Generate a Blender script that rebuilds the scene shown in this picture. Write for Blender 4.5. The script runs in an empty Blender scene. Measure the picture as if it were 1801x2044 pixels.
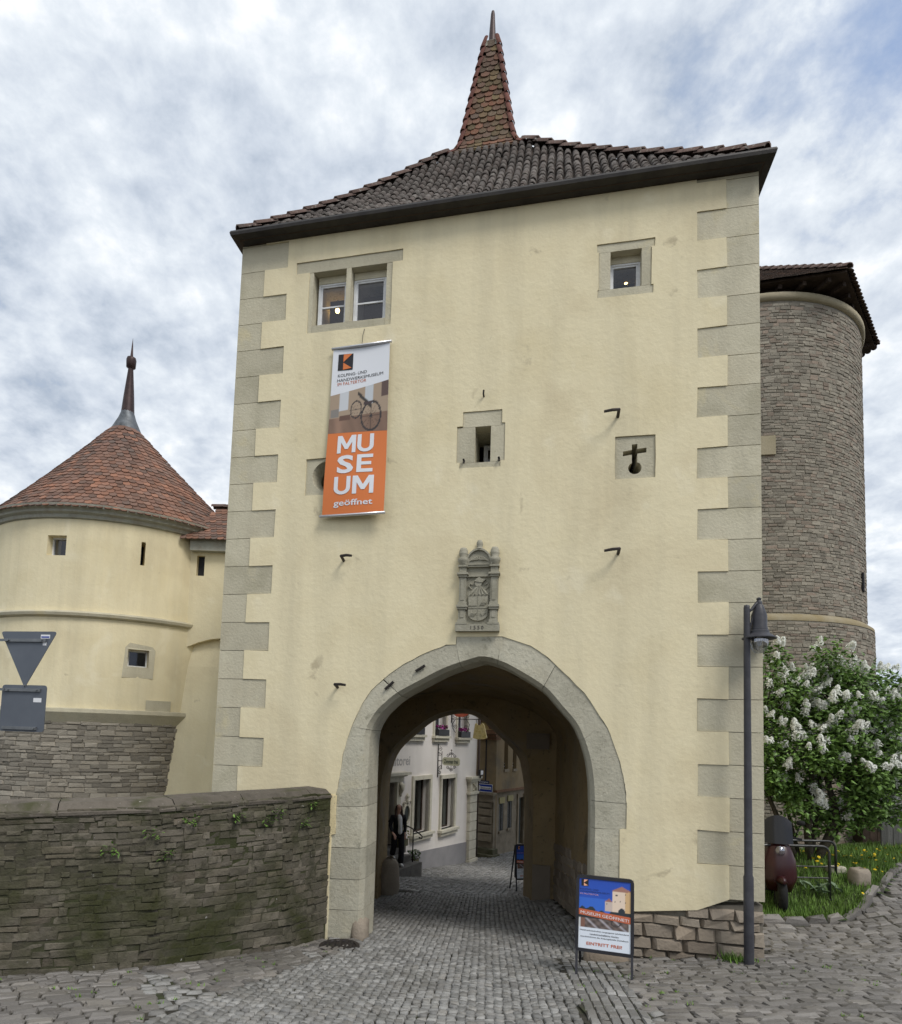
import bpy, math, random
import numpy as np
from mathutils import Vector, Matrix
from mathutils.geometry import tessellate_polygon
random.seed(7); rng = np.random.default_rng(7)
sc = bpy.context.scene
C = sc.collection
R = math.radians
# ------------------------------------------------------------------ camera
CZ = 2.75
F_, PX, PY, PITCH, ROLL, YAW = 1223.2, 828.98, 1374.9, .0738889, .0335089, -.2139109
cp, sp_ = math.cos(PITCH), math.sin(PITCH)
fw = Vector((0, cp, sp_)); up0 = Vector((0, -sp_, cp)); rt0 = Vector((1, 0, 0))
rt = rt0*math.cos(ROLL)+up0*math.sin(ROLL); upv = up0*math.cos(ROLL)-rt0*math.sin(ROLL)
cam = bpy.data.cameras.new('camera'); camo = bpy.data.objects.new('camera', cam); C.objects.link(camo)
m = Matrix((rt, upv, -fw)).transposed().to_4x4(); m.translation = Vector((0, 0, CZ)); camo.matrix_world = m
cam.sensor_fit = 'HORIZONTAL'; cam.sensor_width = 36; cam.lens = 36*F_/1801
cam.shift_x = (900.5-PX)/1801; cam.shift_y = (PY-1022)/1801; cam.clip_end = 5000
sc.camera = camo
def proj(p):
    q = Vector(p)-Vector((0, 0, CZ)); d = q.dot(fw)
    if d < .2: return (-9e3, -9e3, d)
    return (PX+F_*q.dot(rt)/d, PY-F_*q.dot(upv)/d, d)
SKYO = (6.3, 2.9, 0)
# ------------------------------------------------------------------ world and sun (bright overcast)
SUN_AZ, SUN_EL = R(142), R(52)          # azimuth clockwise from +Y: stand-in sun put behind and right of the camera to brighten the fronts
w = bpy.data.worlds.new('World'); sc.world = w; w.use_nodes = True
nt = w.node_tree; nt.nodes.clear()
N = nt.nodes.new; L = nt.links.new
def wn(t, **k):
    n = N(t)
    for a, b in k.items(): setattr(n, a, b)
    return n
out = N('ShaderNodeOutputWorld'); bg = N('ShaderNodeBackground')
sky = wn('ShaderNodeTexSky', sky_type='NISHITA', sun_disc=False, sun_elevation=SUN_EL, sun_rotation=SUN_AZ, altitude=200, dust_density=1.5)
tc = N('ShaderNodeTexCoord'); sep = N('ShaderNodeSeparateXYZ'); L(tc.outputs['Generated'], sep.inputs[0])
def math_(op, a, b=None, tree=None):
    n = (tree or nt).nodes.new('ShaderNodeMath'); n.operation = op
    for i, x in enumerate((a, b)):
        if x is None: continue
        if isinstance(x, (int, float)): n.inputs[i].default_value = x
        else: (tree or nt).links.new(x, n.inputs[i])
    return n.outputs[0]
zz = math_('ADD', math_('MAXIMUM', sep.outputs['Z'], 0.0), .38)
cmb = N('ShaderNodeCombineXYZ'); L(math_('DIVIDE', sep.outputs['X'], zz), cmb.inputs[0]); L(math_('DIVIDE', sep.outputs['Y'], zz), cmb.inputs[1])
def noise(scale, detail, rough, vec, dist=0, off=(0, 0, 0)):
    mp = N('ShaderNodeMapping'); mp.inputs['Location'].default_value = off; L(vec, mp.inputs[0])
    n = N('ShaderNodeTexNoise'); n.inputs['Scale'].default_value = scale; n.inputs['Detail'].default_value = detail
    n.inputs['Roughness'].default_value = rough; n.inputs['Distortion'].default_value = dist; L(mp.outputs[0], n.inputs['Vector']); return n.outputs['Fac']
def ramp(fac, stops, tree=None):
    t = tree or nt
    r = t.nodes.new('ShaderNodeValToRGB'); el = r.color_ramp.elements
    while len(el) < len(stops): el.new(.5)
    for e, (p, c) in zip(el, stops): e.position = p; e.color = (*c, 1) if len(c) == 3 else c
    t.links.new(fac, r.inputs[0]); return r.outputs[0]
def mixc(fac, a, b, tree=None, mode='MIX'):
    t = tree or nt
    n = t.nodes.new('ShaderNodeMix'); n.data_type = 'RGBA'; n.blend_type = mode
    for i, x in ((0, fac), (6, a), (7, b)):
        if isinstance(x, (int, float)): n.inputs[i].default_value = x
        elif isinstance(x, tuple): n.inputs[i].default_value = (*x, 1)
        else: t.links.new(x, n.inputs[i])
    return n.outputs[2]
big = noise(1.0, 6, .55, cmb.outputs[0], .1, SKYO)
fine = noise(4.6, 12, .61, cmb.outputs[0], .15, (8.2, 2.2, 0))
rip = noise(15., 8, .6, cmb.outputs[0], .15, (2.7, 9.1, 0))
veil = noise(.62, 5, .55, cmb.outputs[0], .1, (SKYO[1], SKYO[0], 0))
skycol = mixc(1.0, sky.outputs[0], (.085, .085, .085), mode='MULTIPLY')
mixn = math_('ADD', math_('ADD', math_('MULTIPLY', big, .36), math_('MULTIPLY', fine, .38)), math_('MULTIPLY', rip, .26))
lum = ramp(mixn, [(.38, (.31, .36, .435)), (.45, (.45, .495, .56)), (.51, (.57, .61, .655)), (.57, (.74, .75, .77))])
cover = ramp(math_('ADD', math_('MULTIPLY', veil, .55), math_('MULTIPLY', mixn, .45)), [(.40, (.2, .2, .2)), (.47, (1, 1, 1))])
col = mixc(cover, mixc(.6, skycol, (.28, .39, .62)), lum)
L(col, bg.inputs['Color']); bg.inputs['Strength'].default_value = 1.0
L(bg.outputs[0], out.inputs[0])
sun = bpy.data.lights.new('sun', 'SUN'); sun.energy = 1.5; sun.angle = R(20); sun.color = (1, .96, .9)
suno = bpy.data.objects.new('sun', sun); C.objects.link(suno)
sd = Vector((math.sin(SUN_AZ)*math.cos(SUN_EL), math.cos(SUN_AZ)*math.cos(SUN_EL), math.sin(SUN_EL)))
suno.rotation_euler = sd.to_track_quat('Z', 'Y').to_euler(); suno.location = sd*60
vs = sc.view_settings; vs.view_transform = 'Standard'; vs.look = 'None'; vs.exposure = .55; vs.gamma = 1; vs.use_curve_mapping = False
# ------------------------------------------------------------------ helpers
TAGS = ('label', 'category', 'group', 'kind')
def obj(name, me, mat=None, parent=None, **tags):
    o = bpy.data.objects.new(name, me); C.objects.link(o)
    if mat is not None and me is not None and not me.materials: me.materials.append(mat)
    if parent is not None:
        o.parent = parent
        if parent.type == 'EMPTY': o.matrix_parent_inverse = Matrix.Translation(-parent.location)
    for k, v in tags.items(): o[k] = v
    return o
def thing(name, label, cat, loc, group=None):
    o = bpy.data.objects.new(name, None); C.objects.link(o); o.location = loc; o.empty_display_size = .2
    o['label'] = label; o['category'] = cat
    if group: o['group'] = group
    return o
class MB:
    def __init__(s): s.v = []; s.f = []; s.r = []; s.m = []
    def add(s, v, f, rnd=0., mi=0):
        b = len(s.v); s.v += [tuple(x) for x in v]; s.f += [tuple(i+b for i in q) for q in f]; s.r += [rnd]*len(f); s.m += [mi]*len(f); return s
    def box(s, a, b, fn=None, rnd=0., mi=0):
        v = [(x, y, z) for z in (a[2], b[2]) for y in (a[1], b[1]) for x in (a[0], b[0])]
        if fn: v = [fn(*p) for p in v]
        return s.add(v, [(0, 2, 3, 1), (4, 5, 7, 6), (0, 1, 5, 4), (2, 6, 7, 3), (0, 4, 6, 2), (1, 3, 7, 5)], rnd, mi)
    def bar(s, p, q, wd, ht, upd=(0, 0, 1), rnd=0., mi=0):
        p, q = Vector(p), Vector(q); d = (q-p).normalized(); u = Vector(upd); sdv = d.cross(u).normalized(); u = sdv.cross(d)
        v = [e+sdv*a*wd/2+u*b*ht/2 for e in (p, q) for a, b in ((-1, -1), (1, -1), (1, 1), (-1, 1))]
        return s.add(v, [(0, 1, 2, 3), (7, 6, 5, 4), (0, 4, 5, 1), (1, 5, 6, 2), (2, 6, 7, 3), (3, 7, 4, 0)], rnd, mi)
    def tube(s, pts, rad, n=8, mi=0, cap=True):
        pts = [Vector(p) for p in pts]; k = len(pts); rad = rad if hasattr(rad, '__len__') else [rad]*k
        V = []; ref = Vector((.13, .31, .94)).normalized()
        for i, p in enumerate(pts):
            d = (pts[min(i+1, k-1)]-pts[max(i-1, 0)]).normalized()
            a = d.cross(ref)
            if a.length < .05: a = d.cross(Vector((1, 0, 0)))
            a.normalize(); b = d.cross(a)
            V += [p+(a*math.cos(2*math.pi*j/n)+b*math.sin(2*math.pi*j/n))*rad[i] for j in range(n)]
        Fc = [(i*n+j, i*n+(j+1) % n, (i+1)*n+(j+1) % n, (i+1)*n+j) for i in range(k-1) for j in range(n)]
        if cap: Fc += [tuple(range(n))[::-1], tuple((k-1)*n+j for j in range(n))]
        return s.add(V, Fc, 0, mi)
    def lathe(s, c, prof, n=24, a0=0., a1=2*math.pi, mi=0):
        c = Vector(c); full = abs(a1-a0-2*math.pi) < 1e-6; k = n if full else n+1
        V = [c+Vector((r*math.cos(a0+(a1-a0)*j/n), r*math.sin(a0+(a1-a0)*j/n), z)) for r, z in prof for j in range(k)]
        Fc = [(i*k+j, i*k+(j+1) % k, (i+1)*k+(j+1) % k, (i+1)*k+j) for i in range(len(prof)-1) for j in range(n)]
        return s.add(V, Fc, 0, mi)
    def poly(s, loops, o0, o1, fn, back=True, rnd=0., mi=0):
        """2D polygon with holes (u,z) extruded from offset o0 (front) to o1; fn(u,off,z)->world"""
        tri = tessellate_polygon([[Vector((a, b, 0)) for a, b in lp] for lp in loops]); fl = [p for lp in loops for p in lp]; n = len(fl)
        V = [fn(a, o0, b) for a, b in fl]+[fn(a, o1, b) for a, b in fl]
        Fc = []
        for t in tri:
            a, b, c = (fl[i] for i in t)
            cr = (b[0]-a[0])*(c[1]-a[1])-(b[1]-a[1])*(c[0]-a[0])
            if abs(cr) < 1e-9: continue
            t = tuple(t) if cr > 0 else tuple(t)[::-1]
            Fc.append(t)
            if back: Fc.append(tuple(i+n for i in t[::-1]))
        b0 = 0
        for li, lp in enumerate(loops):
            k = len(lp); ar = sum(lp[i][0]*lp[(i+1) % k][1]-lp[(i+1) % k][0]*lp[i][1] for i in range(k))
            for i in range(k):
                p, q = b0+i, b0+(i+1) % k
                f = (p, p+n, q+n, q)
                Fc.append(f if (ar > 0) == (li == 0) else f[::-1])
            b0 += k
        return s.add(V, Fc, rnd, mi)
    def mesh(s, name, mats, smooth=False):
        me = bpy.data.meshes.new(name); me.from_pydata(s.v, [], s.f)
        for x in (mats if isinstance(mats, (list, tuple)) else [mats]): me.materials.append(x)
        if any(s.m): me.polygons.foreach_set('material_index', s.m)
        if any(s.r):
            a = me.attributes.new('rnd', 'FLOAT', 'FACE'); a.data.foreach_set('value', s.r)
        if smooth: me.polygons.foreach_set('use_smooth', [True]*len(me.polygons))
        me.update(); return me
    def out(s, name, mats, parent=None, smooth=False, **tags): return obj(name, s.mesh(name, mats, smooth), None, parent, **tags)
def smooth_angle(o, ang=35):
    me = o.data; me.polygons.foreach_set('use_smooth', [True]*len(me.polygons))
    import bmesh
    bm = bmesh.new(); bm.from_mesh(me)
    for e in bm.edges:
        if len(e.link_faces) == 2 and e.calc_face_angle(0) > R(ang): e.smooth = False
    bm.to_mesh(me); bm.free(); return o
# ------------------------------------------------------------------ lettering (all text meshes evaluated once)
_tx = {}
def want(key, body, size=1., bold=0., sx=1., shear=0., space=1.):
    cu = bpy.data.curves.new('t', 'FONT'); cu.body = body; cu.size = size; cu.offset = bold; cu.align_x = 'CENTER'; cu.align_y = 'CENTER'; cu.resolution_u = 3; cu.shear = shear; cu.space_character = space
    o = bpy.data.objects.new('t', cu); C.objects.link(o); _tx[key] = (o, sx)
want('kol', 'KOLPING- UND', 1, .0); want('han', 'HANDWERKSMUSEUM', 1, .0); want('fal', 'IM FALTERTOR', 1, .0)
want('MU', 'MU', 1, .014); want('SE', 'S', 1, .03); want('UM', 'UM', 1, .014); want('geo', 'geöffnet', 1, .014)
want('mg', 'MUSEUM GEÖFFNET!', 1, .0); want('ein', 'EINTRITT FREI!', 1, .02)
want('l1', 'Handwerkstechniken vergangener Jahrhunderte', 1, .01); want('l2', 'Landwirtschaftliche Geräte', 1, .01); want('l3', 'Geschichtliches der Kolpingsfamilie Dettelbach', 1, .01)
want('zim', 'Zimmer frei', 1, .015); want('dit', 'ditorei', 1, .02); want('str', 'Eutergasse', 1, .01); want('ebs', 'Einbahnstraße', 1, .012); want('yr', '1550', 1, .01, space=1.5)
bpy.context.view_layer.update(); dg = bpy.context.evaluated_depsgraph_get(); TXT = {}
for k_, (o, sx) in _tx.items():
    me = bpy.data.meshes.new_from_object(o.evaluated_get(dg)); V = np.array([v.co[:2] for v in me.vertices]); V -= (V.max(0)+V.min(0))/2
    TXT[k_] = (V, [tuple(p.vertices) for p in me.polygons]); bpy.data.meshes.remove(me)
for k_, (o, sx) in _tx.items():
    cu = o.data; bpy.data.objects.remove(o); bpy.data.curves.remove(cu)
def text(mb, key, fn, cx, cy, width=None, height=None, mi=0, slant=0.):
    """place text centred at (cx,cy) in flat coords, fn maps (x,y)->world"""
    V, Fc = TXT[key]; w_, h_ = np.ptp(V, axis=0)
    s1 = width/w_ if width else height/h_; s2 = height/h_ if height else s1
    mb.add([fn(cx+a*s1, cy+b*s2+a*s1*slant) for a, b in V], Fc, 0, mi)
# ------------------------------------------------------------------ materials
_m = {}
def mat(name, stops, scale=3., rough=.85, bump=.0, bscale=30., rv=0., rstops=None, metal=0., streak=None, spots=None, spec=.3, detail=6, stretch=(1, 1, 1), bdist=.02, patch=None):
    """stops: noise colour ramp; rstops: per-piece colour ramp; rv: per-piece value variation"""
    if name in _m: return _m[name]
    M = bpy.data.materials.new(name); M.use_nodes = True; t = M.node_tree; n = t.nodes; lk = t.links
    bs = n['Principled BSDF']; bs.inputs['Roughness'].default_value = rough; bs.inputs['Metallic'].default_value = metal; bs.inputs['Specular IOR Level'].default_value = spec
    geo = n.new('ShaderNodeNewGeometry')
    def nz(sc_, det=detail, st=(1, 1, 1), off=0., dist=0.):
        mp = n.new('ShaderNodeMapping'); mp.inputs['Scale'].default_value = st; mp.inputs['Location'].default_value = (off, off*.7, off*1.3); lk.new(geo.outputs['Position'], mp.inputs[0])
        q = n.new('ShaderNodeTexNoise'); q.inputs['Scale'].default_value = sc_; q.inputs['Detail'].default_value = det; q.inputs['Roughness'].default_value = .6; q.inputs['Distortion'].default_value = dist
        lk.new(mp.outputs[0], q.inputs['Vector']); return q.outputs['Fac']
    k = len(stops); fac = nz(scale, st=stretch)
    if k == 1: c = mixc(0., stops[0], stops[0], t)
    else: c = ramp(fac, [(.32+.36*i/(k-1), s) for i, s in enumerate(stops)], t)
    if rv or rstops:
        oi = n.new('ShaderNodeObjectInfo'); at = n.new('ShaderNodeAttribute'); at.attribute_name = 'rnd'
        rd = math_('FRACT', math_('ADD', oi.outputs['Random'], at.outputs['Fac'], t), None, t)
        if rstops:
            rc = ramp(rd, [(i/(len(rstops)-1) if len(rstops) > 1 else 0, s) for i, s in enumerate(rstops)], t)
            c = mixc(.72, c, rc, t)
        if rv:
            r2 = math_('FRACT', math_('MULTIPLY', rd, 7.31, t), None, t)
            vv = math_('ADD', math_('MULTIPLY', r2, 2*rv, t), 1-rv, t)
            hs = n.new('ShaderNodeHueSaturation'); lk.new(vv, hs.inputs['Value']); lk.new(c, hs.inputs['Color']); c = hs.outputs[0]
    if patch:   # (colour, scale, lo, hi, offset)
        for pc, ps, lo, hi, po in patch:
            f = ramp(nz(ps, 7, off=po, dist=.4), [(lo, (0, 0, 0)), (hi, (1, 1, 1))], t); c = mixc(f, c, pc, t)
    if streak:
        sc2, amt, st = streak; f = ramp(nz(sc2, 5, st, 3.3), [(.45, (0, 0, 0)), (.75, (amt,)*3)], t); c = mixc(f, c, (.22, .2, .15), t)
    if spots:
        ss, lo, amt, col_ = spots; f = ramp(nz(ss, 2, off=9.), [(lo, (0, 0, 0)), (lo+.06, (amt,)*3)], t); c = mixc(f, c, col_, t)
    lk.new(c, bs.inputs['Base Color'])
    if bump:
        b = n.new('ShaderNodeBump'); b.inputs['Strength'].default_value = bump; b.inputs['Distance'].default_value = bdist; lk.new(nz(bscale, 6, off=1.7), b.inputs['Height']); lk.new(b.outputs[0], bs.inputs['Normal'])
    _m[name] = M; return M
YEL = mat('yellow_plaster', [(.72, .63, .41), (.77, .685, .465), (.745, .655, .435)], .9, .9, .32, 14, streak=(2.4, .2, (1, 1, .09)), spots=(55, .68, .25, (.35, .3, .2)), patch=[((.64, .55, .36), .45, .52, .72, 4.), ((.79, .71, .5), .9, .60, .66, 11.), ((.52, .45, .3), 2.2, .66, .74, 17.)])
YELS = mat('flaking_yellow_plaster', [(.70, .58, .32), (.78, .66, .40), (.74, .62, .36)], .9, .9, .4, 30, streak=(2.2, .2, (1, 1, .14)), spots=(34, .60, .5, (.3, .26, .18)))
QUO = mat('quoin_stone', [(.45, .415, .30), (.54, .50, .375), (.5, .455, .335)], 1.6, .9, .4, 30, rv=.1, streak=(3, .3, (1, 1, .25)), spots=(40, .66, .25, (.3, .27, .2)), patch=[((.56, .5, .33), 1.4, .6, .7, 6.)])
SAND = mat('sandstone', [(.38, .36, .28), (.48, .455, .36), (.44, .41, .315)], 2.5, .9, .6, 22, rv=.12, spots=(22, .62, .38, (.2, .18, .14)), patch=[((.5, .46, .34), 2., .6, .7, 6.), ((.24, .23, .17), 4., .62, .72, 3.)], streak=(3, .25, (1, 1, .3)))
ARM = mat('carved_stone', [(.27, .255, .195), (.36, .34, .27)], 8, .9, .35, 45)
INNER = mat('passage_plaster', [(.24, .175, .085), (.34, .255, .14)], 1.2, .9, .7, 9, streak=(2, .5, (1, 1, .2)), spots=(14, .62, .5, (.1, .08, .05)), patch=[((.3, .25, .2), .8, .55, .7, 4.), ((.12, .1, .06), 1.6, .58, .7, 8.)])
WHITEF = mat('white_window_paint', [(.62, .63, .64), (.76, .77, .78)], 9, .5, .1, 40)
DARKR = mat('dark_room', [(.03, .03, .035)], rough=.9)
IRON = mat('iron', [(.03, .028, .03), (.06, .05, .045)], 14, .55, .2, 60, metal=.6)
GUT = mat('dark_metal_gutter', [(.035, .032, .032), (.06, .055, .05)], 4, .5, .15, 30, metal=.5)
PANT = mat('weathered_pantile', [(.06, .052, .047), (.1, .086, .078), (.17, .155, .14)], 5, .95, .6, 40, rv=.2, rstops=[(.075, .064, .058), (.12, .104, .094), (.095, .075, .066), (.145, .13, .118)], spots=(18, .6, .7, (.24, .23, .2)))
SPT = mat('spire_tile', [(.1, .055, .04), (.17, .085, .055), (.14, .11, .065)], 7, .92, .6, 40, rv=.25, rstops=[(.2, .085, .05), (.11, .075, .06), (.14, .11, .05), (.1, .085, .07), (.22, .1, .06)], spots=(26, .6, .6, (.2, .18, .12)))
STT = mat('dark_flat_tile', [(.07, .055, .046), (.13, .09, .07)], 1.2, .92, .5, 40, rv=.25, rstops=[(.12, .085, .068), (.085, .07, .06), (.15, .1, .075), (.1, .082, .07)])
HIPD = mat('weathered_hip_tile', [(.08, .055, .047), (.13, .085, .07), (.1, .08, .07)], 6, .95, .5, 40, rv=.2, spots=(22, .6, .6, (.3, .28, .24)))
SHUT = mat('grey_shutter', [(.09, .09, .085), (.14, .14, .13)], 6)
HIPT = mat('red_hip_tile', [(.12, .05, .04), (.18, .075, .057)], 8, .9, .4, 40, rv=.15, spots=(24, .66, .4, (.25, .22, .18)))
CONE = mat('flat_clay_tile', [(.1, .075, .065), (.2, .12, .085), (.32, .15, .09)], .55, .9, .5, 40, rv=.25, rstops=[(.22, .11, .075), (.13, .085, .07), (.26, .125, .08), (.1, .08, .07), (.17, .1, .075)])
CORN = mat('grey_cornice_stone', [(.27, .27, .23), (.36, .36, .31), (.3, .28, .23)], 3, .9, .3, 30, streak=(4, .35, (1, 1, .3)))
RUB = mat('grey_rubble_stone', [(.19, .172, .142), (.28, .255, .212), (.235, .214, .178)], 5, .95, .7, 24, rv=.28, rstops=[(.23, .205, .168), (.3, .272, .225), (.2, .182, .15), (.27, .238, .19), (.33, .302, .252)])
MORT = mat('lime_mortar', [(.15, .135, .11), (.22, .2, .165)], 6, .95, .5, 30)
TWR = mat('tower_rubble_stone', [(.19, .17, .135), (.26, .235, .19), (.22, .2, .16)], 4, .95, .7, 24, rv=.22, rstops=[(.22, .195, .155), (.26, .235, .19), (.24, .18, .14), (.2, .182, .148), (.3, .27, .215), (.23, .207, .168)])
TMORT = mat('tower_mortar', [(.2, .18, .145), (.27, .245, .2)], 5, .95, .8, 20)
MOSSY = mat('mossy_stone', [(.085, .075, .055), (.14, .125, .1), (.11, .1, .075)], 5, .95, .9, 20, rv=.25, rstops=[(.1, .088, .065), (.16, .14, .11), (.085, .076, .056), (.13, .108, .08)], patch=[((.04, .042, .016), .9, .42, .60, 2.), ((.05, .048, .03), 5., .52, .7, 5.), ((.3, .29, .27), 16., .68, .74, 8.)])
MOSSB = mat('mossy_mortar', [(.05, .045, .032), (.085, .076, .056)], 4, .95, .9, 20, patch=[((.04, .045, .018), 1.2, .42, .6, 2.)])
COPE = mat('coping_stone', [(.075, .066, .052), (.12, .104, .085), (.095, .083, .066)], 4, .9, .6, 30, rv=.15, patch=[((.06, .06, .03), 2.5, .55, .7, 4.), ((.33, .31, .28), 20., .66, .73, 8.)])
BASE = mat('base_stone', [(.19, .16, .125), (.28, .24, .19)], 4, .9, .7, 26, rv=.22, rstops=[(.22, .18, .14), (.29, .25, .2), (.25, .2, .15)])
COB = mat('granite_cobble', [(.13, .129, .125), (.205, .203, .196), (.165, .163, .16)], 6, .5, .6, 50, rv=.28, rstops=[(.235, .232, .222), (.3, .295, .28), (.2, .197, .19), (.265, .252, .23)], spec=.4, patch=[((.13, .125, .112), .7, .5, .75, 5.)])
SETT = mat('worn_sett', [(.13, .12, .11), (.205, .192, .177), ], 6, .58, .6, 40, rv=.28, rstops=[(.165, .154, .142), (.222, .208, .193), (.15, .138, .125), (.2, .183, .16)], spec=.4, patch=[((.12, .112, .098), .8, .5, .75, 5.)])
JOINT = mat('joint_earth', [(.03, .028, .022), (.065, .06, .048)], 8, .95, .5, 40, patch=[((.04, .055, .015), 3., .55, .7, 4.)])
EARTH = mat('earth', [(.06, .055, .04), (.1, .09, .065)], 3, .95, .5, 20)
LAWN = mat('lawn_soil', [(.035, .055, .015), (.05, .075, .02)], 5, .95, .5, 30)
GRASS = mat('grass_blade', [(.075, .15, .022), (.12, .21, .036), (.1, .165, .03)], 2.5, .7, rv=.3)
LEAF = mat('lilac_leaf', [(.06, .12, .024), (.125, .22, .045), (.09, .165, .036)], 2.2, .5, rv=.4, spec=.4)
BLOS = mat('white_blossom', [(.72, .74, .66), (.86, .86, .82)], 12, .8, rv=.12)
BARK = mat('lilac_bark', [(.035, .03, .02), (.09, .078, .055)], 12, .95, .8, 40)
WHITE = mat('off_white_render', [(.68, .64, .6), (.76, .72, .68), (.72, .68, .63)], .7, .9, .2, 25, streak=(1.6, .12, (1, 1, .2)))
TRIM = mat('cream_stone_trim', [(.5, .47, .38), (.6, .57, .47)], 5, .85, .25, 30, rv=.05)
PLINTH = mat('grey_plinth', [(.24, .235, .24), (.3, .29, .295)], 2, .9, .2, 25)
BROWN = mat('ochre_render', [(.2, .145, .075), (.27, .2, .11), (.23, .17, .095)], .8, .9, .3, 20, streak=(2, .4, (1, 1, .2)), patch=[((.13, .105, .075), .7, .5, .7, 3.)])
BTRIM = mat('brown_sandstone', [(.2, .165, .115), (.3, .255, .19)], 4, .9, .5, 22, rv=.12)
BLACKC = mat('black_cloth', [(.006, .006, .008), (.014, .014, .018)], 9, .85, .2, 60)
SKIN = mat('skin', [(.5, .29, .22), (.56, .34, .26)], 10, .55)
HAIR = mat('dark_brown_hair', [(.025, .014, .01), (.06, .03, .018)], 30, .5, stretch=(1, 1, .1))
SHIRT = mat('white_cloth', [(.68, .68, .68), (.8, .8, .8)], 8, .8, .2, 40)
WOOD = mat('grey_boards', [(.075, .075, .07), (.13, .13, .12)], 6, .9, .5, 40, rv=.2, stretch=(6, 6, .5))
DWOOD = mat('dark_timber', [(.035, .024, .018), (.07, .05, .038)], 5, .85, .4, 40, rv=.2)
BLK = mat('black_powder_coat', [(.018, .018, .022), (.028, .028, .033)], 6, .45)
LAMPM = mat('anthracite_paint', [(.035, .035, .042), (.055, .055, .062)], 8, .45, .1, 40)
SGREY = mat('sign_back_grey', [(.115, .13, .155), (.135, .15, .175)], 3, .5, metal=.3)
SRAIL = mat('sign_rail_grey', [(.16, .17, .18), (.22, .23, .24)], 8, .45, metal=.6)
def flat(name, c, rough=.6, emit=0): 
    M = mat(name, [c], rough=rough)
    if emit: M.node_tree.nodes['Principled BSDF'].inputs['Emission Color'].default_value = (*c, 1); M.node_tree.nodes['Principled BSDF'].inputs['Emission Strength'].default_value = emit
    return M
BANW, ORA, INK, RUST = flat('banner_white', (.72, .74, .78)), flat('banner_orange', (.66, .19, .055)), flat('print_black', (.02, .02, .025)), flat('print_rust', (.5, .13, .06))
BLUE, SWHITE, YELF, PINK = flat('sign_blue', (.01, .04, .3), .4), flat('sign_white', (.75, .76, .78), .4), flat('dandelion_yellow', (.75, .55, .02)), flat('geranium_pink', (.55, .09, .4))
ALU = mat('aluminium', [(.6, .6, .62)], rough=.35, metal=.7)
def glass(name, tint=(.12, .13, .16), refl=.14):
    M = bpy.data.materials.new(name); M.use_nodes = True; t = M.node_tree; t.nodes.clear()
    o = t.nodes.new('ShaderNodeOutputMaterial'); a = t.nodes.new('ShaderNodeBsdfTransparent'); b = t.nodes.new('ShaderNodeBsdfGlossy'); mx = t.nodes.new('ShaderNodeMixShader')
    a.inputs[0].default_value = (*tint, 1); b.inputs['Roughness'].default_value = .03; b.inputs[0].default_value = (.9, .92, 1, 1); mx.inputs[0].default_value = refl
    t.links.new(a.outputs[0], mx.inputs[1]); t.links.new(b.outputs[0], mx.inputs[2]); t.links.new(mx.outputs[0], o.inputs[0]); return M
PANE = glass('window_glass', (.6, .62, .68), .06); PANE2 = glass('shop_glass', (.55, .6, .58), .1); LGLASS = glass('lamp_glass', (.8, .82, .85), .25)
def painted(name):
    M = bpy.data.materials.new(name); M.use_nodes = True; t = M.node_tree; a = t.nodes.new('ShaderNodeVertexColor'); a.layer_name = 'print'
    t.links.new(a.outputs[0], t.nodes['Principled BSDF'].inputs['Base Color']); t.nodes['Principled BSDF'].inputs['Roughness'].default_value = .55; return M
PRINT = painted('colour_print')
def raster(name, fn, colfn, x0, x1, y0, y1, nx, ny, parent):
    """a flat printed picture: grid mesh with one colour per vertex"""
    V = []; cols = []
    for j in range(ny+1):
        for i in range(nx+1):
            a, b = i/nx, j/ny; V.append(fn(x0+(x1-x0)*a, y0+(y1-y0)*b)); cols.append((*colfn(a, b), 1))
    Fc = [(j*(nx+1)+i, j*(nx+1)+i+1, (j+1)*(nx+1)+i+1, (j+1)*(nx+1)+i) for j in range(ny) for i in range(nx)]
    me = bpy.data.meshes.new(name); me.from_pydata([tuple(v) for v in V], [], Fc); ca = me.color_attributes.new('print', 'FLOAT_COLOR', 'POINT')
    ca.data.foreach_set('color', np.array(cols, dtype=np.float32).ravel()); return obj(name, me, PRINT, parent)
# ------------------------------------------------------------------ pieces: stones, tiles
def stone_variants(n, ins=.1, jit=.06, name='stone'):
    res = []
    for k in range(n):
        r = np.random.default_rng(100+k); V = []
        for zc, s_, j in ((-1, .5, 0), (-.3, .5, jit*.6), (0, .5-ins, jit)):
            for a, b in ((-1, -1), (1, -1), (1, 1), (-1, 1)): V.append((a*s_+r.uniform(-j, j), b*s_+r.uniform(-j, j), zc+(r.uniform(-.22, .12) if zc == 0 else 0)))
        Fc = [(i*4+j, i*4+(j+1) % 4, (i+1)*4+(j+1) % 4, (i+1)*4+j) for i in range(2) for j in range(4)]+[(8, 9, 10, 11)]
        res.append((np.array(V), Fc))
    return res
STN = stone_variants(10); STNF = stone_variants(12, .06, .09); COBV = stone_variants(10, .1, .06)
def biber():
    V = []; pr = [(-.5, .5), (-.5, -.25)]+[(-.5*math.cos(a), -.25-.25*math.sin(a)) for a in (R(30), R(60), R(90), R(120), R(150))]+[(.5, -.25), (.5, .5)]
    n = len(pr); V = [(a, b, 0) for a, b in pr]+[(a, b, -1) for a, b in pr]
    return [(np.array(V), [tuple(range(n))[::1]]+[(i, i+n, (i+1) % n+n, (i+1) % n) for i in range(n)])]
BIB = biber()
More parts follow.
